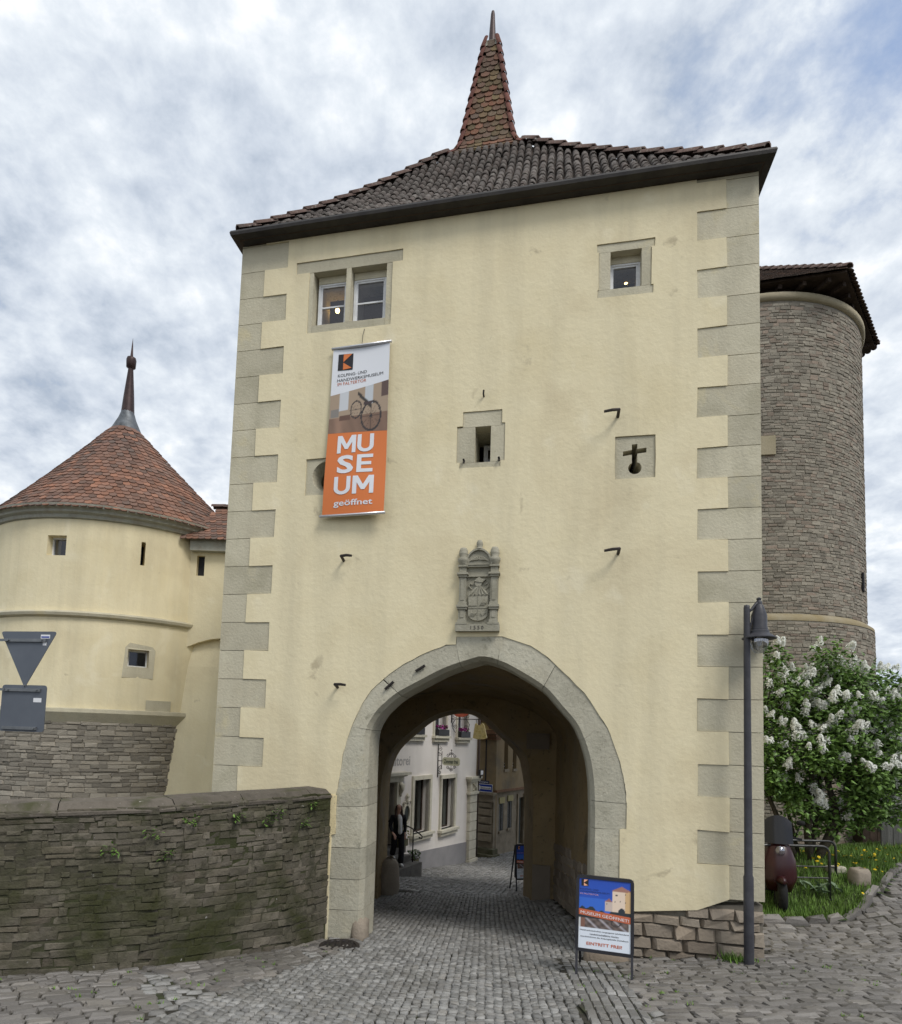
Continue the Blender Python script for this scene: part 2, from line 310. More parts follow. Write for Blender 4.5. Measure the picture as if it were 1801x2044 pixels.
def barrel(n=5, t=.18):
    V = []; 
    for y, s_ in ((-.5, 1.0), (.5, .9)):
        for r_ in (1., 1-t):
            for i in range(n+1): a = math.pi*i/n; V.append((-.5*s_*r_*math.cos(a), y, s_*r_*math.sin(a)))
    k = n+1; Fc = [(i, i+1, 2*k+i+1, 2*k+i) for i in range(n)]+[(i, k+i, k+i+1, i+1) for i in range(n)]
    return [(np.array(V), Fc)]
BAR = barrel()
_meshcache = {}
def fr(pos, X, Y, Z, sx, sy, sz):
    X, Y, Z = Vector(X)*sx, Vector(Y)*sy, Vector(Z)*sz; M = Matrix((X, Y, Z)).transposed().to_4x4(); M.translation = Vector(pos); return M
def pieces(parent, name, items, variants, material, cap=300, vis=None, smooth=False, stuff=None, seed=1):
    """items: 4x4 matrices. The cap largest in view become objects, the rest one joined part."""
    r = random.Random(seed); key = (id(variants), material.name, smooth); 
    if key not in _meshcache:
        L_ = []
        for V, Fc in variants:
            me = bpy.data.meshes.new(name); me.from_pydata([tuple(v) for v in V], [], Fc); me.materials.append(material)
            if smooth: me.polygons.foreach_set('use_smooth', [True]*len(me.polygons))
            L_.append(me)
        _meshcache[key] = L_
    mes = _meshcache[key]; sco = []
    cam0 = Vector((0, 0, CZ))
    for i, M in enumerate(items):
        p = M.translation; x, y, d = proj(p); zax = M.col[2].to_3d()
        ok = -20 < x < 1821 and -20 < y < 2064 and zax.dot(cam0-p) > 0 and (vis is None or vis(x, y))
        sco.append((-(M.col[0].to_3d().length*M.col[1].to_3d().length)/(d*d) if ok else 0, i))
    sco.sort(); chosen = {i for s_, i in sco[:cap] if s_ < 0} if len(items) > cap else set(range(len(items)))
    mb = MB()
    for i, M in enumerate(items):
        k = r.randrange(len(variants))
        if i in chosen:
            o = bpy.data.objects.new(name, mes[k]); C.objects.link(o); o.parent = parent
            if parent.type == 'EMPTY': o.matrix_parent_inverse = Matrix.Translation(-parent.location)
            o.matrix_basis = M
        else:
            V, Fc = variants[k]; A_ = np.array(M); mb.add(V@A_[:3, :3].T+A_[:3, 3], Fc, r.random())
    if mb.f: mb.out(stuff or name+'s', material, parent, smooth, kind='stuff')
# ------------------------------------------------------------------ gate frame: u along the front, off = depth behind the front, z up
GD = Vector((math.cos(YAW), math.sin(YAW), 0)); GN = Vector((-math.sin(YAW), math.cos(YAW), 0)); GO = Vector((.9117, 8.2853, 0))
def g(u, off, z): p = GO+GD*u+GN*off; return Vector((p.x, p.y, z))
def gu(x, y): q = Vector((x, y, 0))-GO; return q.dot(GD), q.dot(GN)
# ------------------------------------------------------------------ terrain
CT = [(0, 0, 1.1), (.4, 5, .42), (-1.5, 5, .44), (.9, 8.3, 0), (-.8, 8.6, -.06), (2.1, 7.9, .02), (2.3, 7., .16), (2.1, 6.2, .29), (2.2, 5, .44), (4.05, 7.4, .2), (4.4, 7.6, .23), (4.2, 5, .52), (5.6, 8.5, .1), (5.3, 9, .22), (6.5, 9.2, .25), (7.6, 10, .4), (9.1, 11.5, .56),
      (7.2, 9.9, .62), (10.7, 14.5, .5), (7, 10.8, .82), (6, 11.5, .6), (12, 12, .8), (8, 5, .62), (8, 7.4, .42), (-3.96, 6.18, .28), (-2.6, 6.8, .19), (-5, 5.6, .4), (-8, 5, .5), (.4, 11, -.4), (2.2, 11, -.38), (-1.2, 11, -.42), (-.4, 14.3, -.86), (2.4, 14.3, -.84), (2.5, 15, -.9),
      (.2, 16.4, -1.02), (-.6, 16.2, -.96), (.9, 18.5, -1.42), (2.2, 23.2, -1.93), (3.4, 24.6, -1.98), (4.7, 27, -2.1), (1.5, 20, -1.5), (5, 20, -1.5), (8, 30, -2.6), (-4, 0, 1.1), (6, 0, 1.2), (0, -6, 1.8), (-9, -3, 1.6), (12, 2, 1.1), (14, 18, .6), (-9, 9, -.6), (-8, 13, -1.2), (-5, 12, -1.), (-4, 9.5, -.5), (-14, 16, -1.2), (0, 45, -4), (20, 40, -2), (-20, 40, -3)]
_P = np.array([c_[:2] for c_ in CT], float); _Z = np.array([c_[2] for c_ in CT], float); _n = len(CT)
_K = np.linalg.norm(_P[:, None]-_P[None], axis=2); _A = np.zeros((_n+3, _n+3)); _A[:_n, :_n] = _K; _A[:_n, _n:] = np.c_[np.ones(_n), _P]; _A[_n:, :_n] = _A[:_n, _n:].T
_S = np.linalg.solve(_A, np.r_[_Z, 0, 0, 0])
def H(x, y):
    q = np.stack(np.broadcast_arrays(np.asarray(x, float), np.asarray(y, float)), -1)
    d = np.linalg.norm(q[..., None, :]-_P, axis=-1); return d@_S[:_n]+_S[_n]+q@_S[_n+1:]
def h(x, y): return float(H(x, y))
def hn(x, y):
    e = .15; return Vector((-(h(x+e, y)-h(x-e, y))/(2*e), -(h(x, y+e)-h(x, y-e))/(2*e), 1)).normalized()
def inpoly(p, poly):
    x, y = p; c = False; n = len(poly)
    for i in range(n):
        (x0, y0), (x1, y1) = poly[i], poly[i-1]
        if (y0 > y) != (y1 > y) and x < (x1-x0)*(y-y0)/(y1-y0)+x0: c = not c
    return c
def sheet(name, xs, ys, dz, m_, poly=None, parent=None, far=False, **tags):
    X, Y = np.meshgrid(xs, ys); Zv = H(X, Y)
    if far:
        d = np.hypot(X, Y-10); f = np.clip((d-40)/60, 0, 1); Zv = Zv*(1-f)+f*np.minimum(-2., Zv)
        Zv = np.where(d > 100, -2., Zv)
    nx, ny = len(xs), len(ys); V = np.stack([X, Y, Zv+dz], -1).reshape(-1, 3)
    Fc = [(j*nx+i, j*nx+i+1, (j+1)*nx+i+1, (j+1)*nx+i) for j in range(ny-1) for i in range(nx-1) if poly is None or inpoly(((xs[i]+xs[i+1])/2, (ys[j]+ys[j+1])/2), poly)]
    mb = MB(); mb.add(V, Fc); o = mb.out(name, m_, parent, True, **tags)
    return o
fx = np.r_[-3000, -800, -250, -100, np.arange(-40, 41, 2.), 100, 250, 800, 3000]; fy = np.r_[-3000, -800, -250, -100, np.arange(-30, 61, 2.), 100, 250, 800, 3000]
# the coarse far sheet lies well below the fine near one
fine_x = np.arange(-14, 16.01, .3); fine_y = np.arange(-4, 34.01, .3)
gx = np.unique(np.r_[fx[(fx < -14) | (fx > 16)], fine_x]); gy = np.unique(np.r_[fy[(fy < -4) | (fy > 34)], fine_y])
ground = sheet('ground', gx, gy, -.055, EARTH, far=True, kind='structure')
road = sheet('road', np.arange(-5, 8.01, .25), np.arange(1, 32.01, .25), -.03, JOINT, kind='structure')
# ---- road cobbles in segment arcs
ALLP = []
FILLP = [(-5.5, 3.6), (-5.5, 5.5), (-3.96, 6.1), (-2.75, 6.65), (-1.55, 7.9), (-1.15, 8.6), (-1.3, 14.6), (3.2, 14.6), (2.6, 8.5), (4.3, 7.6), (4.7, 8.8), (5.6, 8.95), (6.9, 9.3), (7.6, 9.9), (7.6, 3.6)]
def gpt(x, y, dz=0): return Vector((x, y, h(x, y)+dz))
def ground_piece(x, y, ang, L_, W_, D_, lift=0., tilt=.03):
    n = hn(x, y); n = (n+Vector((random.uniform(-tilt, tilt), random.uniform(-tilt, tilt), 0))).normalized()
    X = Vector((math.cos(ang), math.sin(ang), 0)); X = (X-n*X.dot(n)).normalized(); Y = n.cross(X)
    M_ = fr(gpt(x, y, lift+random.uniform(-.005, .005)), X, Y, n, L_, W_, D_); ALLP.append(M_); return M_
road_poly = [(-2.05, 4.95), (-1.85, 5.35), (-.85, 7.75), (-.58, 8.35), (-.62, 8.75), (-.4, 9.4), (-.95, 13.2), (-1.05, 14.4), (-2.2, 15.4), (-1.5, 17.2), (2.1, 23.8), (3.2, 25.2), (6, 29), (8, 29), (6, 22), (4, 16.5), (2.9, 14.4), (2.52, 13.2), (2.55, 9.6), (2.36, 8.1), (1.8, 7.9), (1.72, 6.6), (1.38, 4.4), (-2.3, 4.4)]
def arcs(poly, x0, x1, y0, y1, colw, st, ang, sag, pts):
    """segment-arch paving: columns of arcs; local frame rotated by ang"""
    ca, sa = math.cos(ang), math.sin(ang); its = []
    for cidx in range(int((x1-x0)/colw)):
        cx = x0+(cidx+.5)*colw; yy = y0
        while yy < y1:
            n_ = max(3, round(colw/st)); wd = colw/n_
            off = random.uniform(-.3, .3)*wd
            for k in range(n_):
                lx = -colw/2+(k+.5)*wd+random.uniform(-.12, .12)*wd; t = lx/(colw/2)
                ly = yy-sag*t*t*colw+random.uniform(-.012, .012)
                X = cx+lx; a = math.atan(-2*sag*t*2*.5)*1.0
                px_, py_ = X*ca-ly*sa, X*sa+ly*ca
                if inpoly((px_, py_), poly):
                    its.append(ground_piece(px_, py_, ang+a*1.2+random.uniform(-.2, .2), wd*random.uniform(.78, 1.02), st*random.uniform(.78, 1.0), .05))
            yy += st
    return its
cob = arcs(road_poly, -9, 9, 1.5, 16.3, 1.15, .08, -.12, .24, None)
cob2 = [m_ for m_ in arcs(road_poly, -9, 12, 14, 34, 1.3, .125, -.3, .14, None) if m_.translation.y > 14.3]
cob1 = [m_ for m_ in cob if m_.translation.y <= 14.3]
pieces(road, 'cobble', cob1+cob2, COBV, COB, 300, smooth=True, stuff='cobbles')
# ---- gutter of long setts beside the parapet, laid parallel to it
PAR = [(-9.5, 4.4), (-6.2, 5.35), (-3.96, 6.18), (-2.75, 6.72), (-1.55, 7.95), (-1.13, 8.7)]   # foot of the parapet's road face
def polyline_at(P, s):
    for a, b in zip(P, P[1:]):
        d = math.dist(a, b)
        if s <= d or b is P[-1]: t = s/d; return (a[0]+(b[0]-a[0])*t, a[1]+(b[1]-a[1])*t), math.atan2(b[1]-a[1], b[0]-a[0])
        s -= d
PLEN = sum(math.dist(a, b) for a, b in zip(PAR, PAR[1:]))
gut_poly = [(-9, 4.2), (-6.2, 5.3), (-3.96, 6.13), (-2.75, 6.67), (-1.55, 7.9), (-1.1, 8.6), (-.62, 8.62), (-.6, 8.3), (-.87, 7.73), (-1.88, 5.32), (-2.1, 4.9), (-2.3, 4.4), (-2.6, 3.6), (-9, 2.6)]
gutter = sheet('gutter', np.arange(-7, 0, .12), np.arange(3.5, 9, .12), -.026, JOINT, gut_poly, kind='structure')
its = []
for row in range(22):
    s = 2.5+random.uniform(0, .2); dist = .07+row*.125
    while s < PLEN:
        ln = random.uniform(.14, .24)
        (x, y), a = polyline_at(PAR, s+ln/2); x += math.sin(a)*dist; y -= math.cos(a)*dist
        if inpoly((x, y), gut_poly): its.append(ground_piece(x, y, a+random.uniform(-.03, .03), ln*.94, .118, .06, .002))
        s += ln
pieces(gutter, 'sett', its, STN, SETT, 300, stuff='setts')
# ---- five rows of channel setts running out from the arch, then the right-hand pavement
ch_poly = [(1.4, 4.3), (1.74, 6.6), (1.82, 7.9), (2.5, 7.95), (2.5, 7.2), (2.3, 6.5), (1.92, 4.3)]
channel = sheet('channel', np.arange(1.2, 2.7, .08), np.arange(4.2, 8.1, .08), -.010, JOINT, ch_poly, kind='structure'); its = []
for row in range(6):
    y = 4.25+random.uniform(0, .2)
    while y < 7.75:
        ln = random.uniform(.16, .27); t = (y+ln/2-4.3)/(7.-4.3); xl = 1.42+.38*t; xr = 1.93+.47*t
        x = xl+(xr-xl)*(row+.5)/6; its.append(ground_piece(x, y+ln/2, math.atan2(2.7, .4+.01*row), ln*.95, (xr-xl)/6*.9, .06, .006, .015)); y += ln
pieces(channel, 'sett', its, STN, COB, 300, stuff='setts')
pv_poly = [(1.95, 4.2), (2.32, 6.5), (2.52, 7.2), (2.5, 7.9), (4.35, 7.55), (4.55, 7.9), (4.7, 8.8), (5.2, 9.02), (5.58, 9.0), (6.5, 9.18), (6.92, 9.4), (7.56, 9.98), (9.1, 11.5), (10.2, 12.3), (12, 11.5), (12, 3.5), (2, 3.5)]
pavement = sheet('pavement', np.arange(1.9, 12, .15), np.arange(3.5, 12.5, .15), -.02, JOINT, pv_poly, kind='structure'); its = []
y = 4.2; ang = R(-3)
while y < 12.2:
    wd = random.uniform(.095, .125); x = 1.8+random.uniform(0, .15)
    while x < 11.5:
        ln = random.uniform(.13, .27); cx = x+ln/2; cy = y+.045*math.sin(cx*1.3+y)+math.tan(ang)*(cx-4)
        if inpoly((cx, cy), pv_poly) and not (gu(cx, cy)[1] > -.03 and gu(cx, cy)[0] < 3.5): its.append(ground_piece(cx, cy, ang+random.uniform(-.03, .03), ln*.95, wd*.93, .06, .004))
        x += ln
    y += wd
pieces(pavement, 'sett', its, STN, SETT, 300, stuff='setts')
# ---- small filler stones where the courses of two pavings meet
cell = .03; occ = np.zeros((460, 460), bool); ox, oy = -6., 3.
def mark(M):
    p = M.translation; a = M.col[0].to_3d(); b = M.col[1].to_3d()
    for i in np.linspace(-.52, .52, max(2, int(a.length/cell)+2)):
        for j in np.linspace(-.52, .52, max(2, int(b.length/cell)+2)):
            q = p+a*i+b*j; ix, iy = int((q.x-ox)/cell), int((q.y-oy)/cell)
            if 0 <= ix < 460 and 0 <= iy < 460: occ[ix, iy] = True
for M in ALLP: mark(M)
fill = []
cand = np.argwhere(~occ); rng.shuffle(cand)
for ix, iy in cand:
    x, y = ox+(ix+.5)*cell, oy+(iy+.5)*cell
    if not (-5.5 < x < 7.6 and 3.6 < y < 14.6): continue
    if not (1 < ix < 457 and 1 < iy < 457) or occ[ix, iy] or occ[ix-1:ix+2, iy-1:iy+2].sum() > 3: continue
    u_, o_ = gu(x, y)
    if o_ > 4.6 and not -2.8 < u_ < .6: continue
    if o_ > -.05 and (u_ < -2.0-.25*o_ or u_ > 1.7-.16*max(o_, 0)) and u_ < 3.5: continue
    if o_ > 0 and u_ > 3.4: continue
    if not inpoly((x, y), FILLP): continue
    M = ground_piece(x, y, random.uniform(.2, .8), random.uniform(.1, .16), random.uniform(.08, .11), .06, -.004); fill.append(M); mark(M)
if fill:
    mbf = MB()
    for i, M in enumerate(fill): V, Fc = COBV[i % 10]; A_ = np.array(M); mbf.add(V@A_[:3, :3].T+A_[:3, 3], Fc, random.random())
    mbf.out('filler_stones', COB, road, True, kind='stuff')
wd = MB()
for k in range(420):
    x, y = (random.uniform(1.5, 7.5), random.uniform(4.3, 8.4)) if k < 300 else (random.uniform(-4, -.8), random.uniform(4.8, 8.2))
    if not (inpoly((x, y), pv_poly) or inpoly((x, y), ch_poly) or inpoly((x, y), gut_poly)) or gu(x, y)[1] > -.02: continue
    if random.random() > .35+.65*(math.sin(x*2.1+y)*math.sin(y*1.7) > .2): continue
    for b in range(7):
        a = random.uniform(0, 6.28); L_ = random.uniform(.012, .035); px_, py_ = x+random.uniform(-.03, .03), y+random.uniform(-.012, .012); z = h(px_, py_)-.004; dx, dy = math.cos(a), math.sin(a)
        wd.add([(px_-dy*.006, py_+dx*.006, z), (px_+dy*.006, py_-dx*.006, z), (px_+dx*L_*.8, py_+dy*L_*.8, z+L_)], [(0, 1, 2)], random.random())
for b in range(160):
    a = random.uniform(0, 6.28); L_ = random.uniform(.04, .12); p_ = g(3.1+random.gauss(0, .09), -.12+random.gauss(0, .05), 0); z = h(p_.x, p_.y); dx, dy = math.cos(a), math.sin(a)
    wd.add([(p_.x-dy*.008, p_.y+dx*.008, z), (p_.x+dy*.008, p_.y-dx*.008, z), (p_.x+dx*L_*.6, p_.y+dy*L_*.6, z+L_)], [(0, 1, 2)], random.random())
wd.out('joint_weeds', GRASS, pavement, kind='stuff')
# ---- lawn and kerb
KB = [(4.75, 8.98), (5.2, 9.05), (5.6, 9.05), (6.1, 9.1), (6.5, 9.22), (6.78, 9.34), (6.98, 9.5), (7.3, 9.78), (7.6, 10.06), (8.3, 10.76), (9.1, 11.56), (10.2, 12.4), (11.5, 13.2)]
lawn_poly = KB+[(16, 15), (16, 22), (4, 22), (4.9, 9.6)]
lawn = sheet('lawn', np.arange(4.6, 16, .2), np.arange(8.9, 22, .2), .03, LAWN, lawn_poly, kind='structure')
kerb = thing('kerb', '', '', (5, 9, h(5, 9))); kerb['kind'] = 'structure'; del kerb['label']; del kerb['category']
its = []; s = 0; KL = sum(math.dist(a, b) for a, b in zip(KB, KB[1:]))
while s < KL-.3:
    ln = random.uniform(.3, .42); (x, y), a = polyline_at(KB, s+ln/2); its.append(ground_piece(x, y, a+random.uniform(-.02, .02), ln*.97, .1, .2, .085, .02)); s += ln
pieces(kerb, 'kerb_stone', its, STN, SETT, 300)
gb = MB()
for k in range(26000):
    y = 9.1+5.5*random.random()**1.6; x = random.uniform(4.9, 11.5)
    if not inpoly((x, y), lawn_poly): continue
    z = h(x, y)+.03; L_ = random.uniform(.05, .15); a = random.uniform(0, 6.28); b = random.uniform(.02, .09); wv = .006+.004*random.random()
    dx, dy = math.cos(a), math.sin(a); gb.add([(x-dy*wv, y+dx*wv, z-.01), (x+dy*wv, y-dx*wv, z-.01), (x+dx*b, y+dy*b, z+L_)], [(0, 1, 2)], random.random())
gb.out('grass', GRASS, None, label='green meadow grass on the bank behind the kerb', category='grass', kind='stuff')
# ------------------------------------------------------------------ GATE TOWER
UL, UR, ZT = -3.95, 3.47, 10.44
gate = thing('gate_tower', 'tall yellow plastered gate tower with pointed archway, grey corner stones and tiled spire', 'tower', g(0, 2.8, -.4))
inn = [(-1.63, -.7), (-1.63, 1.12), (-1.64, 1.75), (-1.645, 2.3), (-1.63, 2.75), (-1.52, 3.0), (-1.39, 3.15), (-1.19, 3.32), (-.85, 3.51), (-.5, 3.69), (-.06, 3.835), (.23, 3.78), (.47, 3.665), (.83, 3.44), (1.06, 3.19), (1.27, 2.93), (1.41, 2.57), (1.47, 2.22), (1.485, 1.9), (1.49, 1.65), (1.49, -.7)]
outr = [(-2.06, -.7), (-2.06, 1.12), (-2.05, 1.75), (-2.0, 1.95), (-1.94, 2.43), (-1.83, 2.82), (-1.63, 3.25), (-1.31, 3.58), (-.88, 3.84), (-.51, 3.99), (-.376, 4.0), (-.375, 4.11), (.248, 4.11), (.63, 3.98), (.94, 3.75), (1.33, 3.36), (1.58, 2.99), (1.72, 2.69), (1.83, 2.29), (1.855, 2.13), (1.87, 1.95), (1.87, 1.64), (1.79, 1.63), (1.79, -.7)]
def catmull(P, i0, i1, n=4):
    Q = list(P[:i0])
    for i in range(i0, i1):
        p0, p1, p2, p3 = (P[max(i-1, 0)], P[i], P[i+1], P[min(i+2, len(P)-1)])
        for k in range(n):
            t = k/n; Q.append(tuple(.5*((2*b)+(-a+c_)*t+(2*a-5*b+4*c_-d_)*t*t+(-a+3*b-3*c_+d_)*t**3) for a, b, c_, d_ in zip(p0, p1, p2, p3)))
    return Q+list(P[i1:])
inn = catmull(catmull(inn, 10, 19), 2, 10); outr = catmull(catmull(outr, 13, 20), 3, 9)
# window surrounds: list of stones (polygons) and openings
def rect(a, b, c, d): return [(a, c), (b, c), (b, d), (a, d)]      # u0,u1,z0,z1
SUR = {}
dwin = [(-2.80, 8.745), (-1.485, 8.745), (-1.485, 9.72), (-1.335, 9.72), (-1.335, 9.9), (-3.015, 9.9), (-3.015, 9.72), (-2.80, 9.72)]
swin = [(1.44, 8.78), (2.165, 8.78), (2.165, 8.9), (2.14, 8.9), (2.14, 9.44), (2.185, 9.44), (2.185, 9.56), (1.425, 9.56), (1.425, 9.44), (1.455, 9.44), (1.455, 8.9), (1.44, 8.9)]
cwin = [(-.405, 6.49), (.17, 6.49), (.17, 6.57), (.225, 6.57), (.225, 7.12), (.18, 7.12), (.18, 7.31), (-.37, 7.31), (-.37, 7.1), (-.45, 7.1), (-.45, 6.57), (-.405, 6.57)]
xwin = rect(1.69, 2.2, 6.215, 6.8); rwin = rect(-2.705, -2.05, 6.215, 6.775)
holes_plaster = [dwin, swin, cwin, xwin, rwin]
op_d1, op_d2 = rect(-2.69, -2.215, 8.87, 9.7), rect(-2.12, -1.6, 8.87, 9.7)
op_s = rect(1.61, 2.01, 8.86, 9.41); op_c = rect(-.19, .025, 6.58, 7.085)
circ = lambda cu, cz, r_, n=20: [(cu+r_*math.cos(2*math.pi*i/n), cz+r_*math.sin(2*math.pi*i/n)) for i in range(n)]
op_r = circ(-2.37, 6.5, .2)
op_x = [(1.905, 6.43), (1.905, 6.55), (1.79, 6.535), (1.795, 6.6), (1.905, 6.615), (1.905, 6.69), (1.975, 6.695), (1.975, 6.625), (2.09, 6.635), (2.09, 6.57), (1.975, 6.56), (1.975, 6.43)]+[(1.945+.085*math.cos(a), 6.365+.085*math.sin(a)) for a in [R(65-310*i/14) for i in range(15)]]
# corner stones: z boundaries and inner edges, long/short alternating
def quoin_rows(zt, step, firstlong, n): return [(zt-step*(i+1), zt-step*i, firstlong ^ bool(i % 2)) for i in range(n)]
QL = [(10.285, ZT, False)]+quoin_rows(10.285, .4255, True, 24)
QR = [(10.25, ZT, True)]+quoin_rows(10.25, .408, False, 23)
qlu = lambda lg: -3.16 if lg else -3.545
qru = lambda lg: 2.71 if lg else 3.075
pl = []
base_top = lambda u: .62+.115*(u-1.9)
pl += [(1.79, base_top(1.79)-.0), (2.7, base_top(2.7))]
for z0, z1, lg in reversed(QR):
    if z1 < .82: continue
    pl += [(qru(lg), max(z0, base_top(qru(lg)))), (qru(lg), z1)]
pl2 = []
for z0, z1, lg in QL:
    pl2 += [(qlu(lg), z1), (qlu(lg), z0)]
outl = [p for p in outr if p[1] >= base_top(1.79) or p[0] < 0]
left_bottom = [(qlu(QL[-1][2]), -.6), (-2.06, -.6)]
loop = pl+pl2[:-1]+left_bottom+[p for p in outr if p[0] < 0 and p[1] > -.6]+[p for p in outr if p[0] >= 0 and p[1] > .7]
# de-duplicate
L2 = []
for p in loop:
    if not L2 or math.dist(p, L2[-1]) > 1e-4: L2.append(p)
def wob(poly, s=.006, step=.25):
    o_ = []
    for i in range(len(poly)):
        a, b = poly[i], poly[(i+1) % len(poly)]; k = max(1, int(math.dist(a, b)/step))
        for j in range(k):
            t = j/k; q = random.uniform(-s, s); o_.append((a[0]+(b[0]-a[0])*t+q, a[1]+(b[1]-a[1])*t+random.uniform(-s, s)))
    return o_
mb = MB(); mb.poly([wob(L2)]+[wob(hh, .003) for hh in holes_plaster], -.014, .04, g, back=False); wallp = mb.out('plaster_wall', YEL, gate)
# pock-marked plaster strip left of the arch foot
mb = MB(); mb.poly([wob([(-2.17, .75), (-2.07, .75), (-2.07, 1.3), (-2.0, 1.32), (-2.0, 1.86), (-2.17, 1.86)], .006, .1)], -.028, -.013, g, back=False); mb.out('plaster_patch', YELS, gate)
core_outer = [(UL+.01, -.8), (-1.64, -.8)]+[(a-.02 if a < 0 else a+.02, b+.02 if b > 2 else b) for a, b in inn[1:-1]]+[(1.5, -.8), (UR-.01, -.8), (UR-.01, ZT), (UL+.01, ZT)]
mb = MB(); mb.poly([core_outer, op_d1, op_d2, op_s, op_c, op_r, op_x], .2, .62, g); mb.out('masonry_core', SAND, gate)
for side, rows, ufn, uc in (('l', QL, qlu, UL), ('r', QR, qru, UR)):
    for z0, z1, lg in rows:
        if side == 'r' and z0 < .62: continue
        a, b = sorted((ufn(lg), uc)); mb = MB(); mb.box((a+.001, 0, z0+.004), (b, .42 if lg else .75, z1-.004), lambda u, o, z: g(u, o, z)); mb.out('corner_stone', QUO, gate)
# side, back walls, floors inside the tower
D = 5.8
mb = MB(); mb.box((UL+.012, .3, -1.2), (UL+.5, D, ZT), g); mb.out('side_wall', YEL, gate)
mb = MB(); mb.box((UR-.5, .3, -1.), (UR-.012, D, ZT), g); mb.out('side_wall', YEL, gate)
mb = MB(); mb.box((UL+.5, .62, 4.3), (UR-.5, D-.5, 4.5), g); mb.box((UL+.5, .62, 7.8), (UR-.5, D-.5, 7.95), g); mb.box((UL+.5, .62, ZT-.1), (UR-.5, D-.5, ZT), g); mb.out('floor_slab', DARKR, gate)
mb = MB(); mb.box((UL+.5, 3.2, 4.5), (UR-.5, 3.3, 10.4), g); mb.out('partition_wall', DARKR, gate)
# base masonry right of the arch: squared blocks, each its own stone
its = []; zc = -.25
def gface(u, z, L_, Hh, Dp, off=0.): return fr(g(u, off, z), GD, Vector((0, 0, 1)), -GN, L_, Hh, Dp)
z = -.3
while z < .8:
    hh = random.uniform(.1, .17); u = 1.8
    while u < 3.47:
        ln = random.uniform(.2, .42); ln = min(ln, 3.47-u)
        if z+hh < base_top(u+ln/2)+.03 and ln > .05: its.append(gface(u+ln/2, z+hh/2, ln*.97, hh*.94, .2, -.02+random.uniform(-.012, .012)))
        u += ln
    z += hh
pieces(gate, 'base_stone', its, STN, BASE, 300)
mb = MB(); mb.poly([[(1.5, -.6), (3.46, -.6), (3.46, .82), (1.5, .64)]], .05, .2, g); mb.out('base_mortar', MORT, gate)
# ---- voussoirs
def locate(P, q):
    best = (9e9, 0); acc = 0
    for i in range(len(P)-1):
        a, b = Vector(P[i]), Vector(P[i+1]); d = (b-a).length; t = max(0, min(1, (Vector(q)-a).dot(b-a)/(d*d))); e = (a+(b-a)*t-Vector(q)).length
        if e < best[0]: best = (e, acc+t*d)
        acc += d
    return best[1]
def slice_(P, s0, s1):
    acc = 0; o_ = []
    for i in range(len(P)-1):
        a, b = Vector(P[i]), Vector(P[i+1]); d = (b-a).length
        if acc+d > s0+1e-6 and acc < s1-1e-6:
            t0, t1 = max(0, (s0-acc)/d), min(1, (s1-acc)/d)
            for t in (t0, t1):
                p = tuple(a+(b-a)*t)
                if not o_ or math.dist(o_[-1], p) > 1e-4: o_.append(p)
        acc += d
    return o_
J = [((-1.63, -.69), (-2.06, -.69)), ((-1.63, .30), (-2.06, .28)), ((-1.63, .72), (-2.06, .7)), ((-1.63, 1.15), (-2.06, 1.13)), ((-1.64, 1.72), (-2.05, 1.7)), ((-1.64, 1.96), (-2.0, 1.94)), ((-1.63, 2.8), (-1.83, 2.82)), ((-1.185, 3.325), (-1.4, 3.5)), ((-.32, 3.74), (-.376, 4.0)), ((.2, 3.79), (.248, 4.11)), ((.82, 3.45), (.96, 3.73)), ((1.34, 2.76), (1.59, 2.975)), ((1.48, 1.97), (1.87, 1.95)), ((1.49, 1.62), (1.8, 1.635)), ((1.49, .93), (1.79, .92)), ((1.49, .4), (1.79, .38)), ((1.49, -.69), (1.79, -.69))]
for (i0, o0), (i1, o1) in zip(J, J[1:]):
    a = slice_(inn, locate(inn, i0)+.003, locate(inn, i1)-.003); b = slice_(outr, locate(outr, o0)+.003, locate(outr, o1)-.003)
    mb = MB(); n = len(a); k = len(b); ov = -.004+random.uniform(-.004, .004)
    def inw(p, q, r_, amt):    # towards the opening
        d = (Vector(r_)-Vector(p)).normalized(); nn = Vector((d.y, -d.x)); return (q[0]+nn.x*amt, q[1]+nn.y*amt)
    a2 = [inw(a[max(i-1, 0)], a[i], a[min(i+1, n-1)], .05) for i in range(n)]
    b = [(x+random.uniform(-.008, .008), y_+random.uniform(-.008, .008)) for x, y_ in b]
    F0 = [g(u, ov, z) for u, z in a+b[::-1]]; A2 = [g(u, .11, z) for u, z in a2]; A3 = [g(u, .62, z) for u, z in a2]; B2 = [g(u, .2, z) for u, z in b]
    V = F0+A2+A3+B2; tri = tessellate_polygon([[Vector((u, z, 0)) for u, z in a+b[::-1]]]); o2 = n+k; o3 = o2+n; o4 = o3+n
    Fc = [tuple(t) for t in tri]+[(i, i+1, o2+i+1, o2+i) for i in range(n-1)]+[(o2+i, o2+i+1, o3+i+1, o3+i) for i in range(n-1)]
    Fc += [(n, n-1, o2+n-1, o3+n-1, o4+k-1), (0, n+k-1, o4, o3, o2)]
    mb.add(V, Fc); o = mb.out('arch_stone', SAND, gate)
    import bmesh
    bm = bmesh.new(); bm.from_mesh(o.data); bmesh.ops.recalc_face_normals(bm, faces=bm.faces); bm.to_mesh(o.data); bm.free()
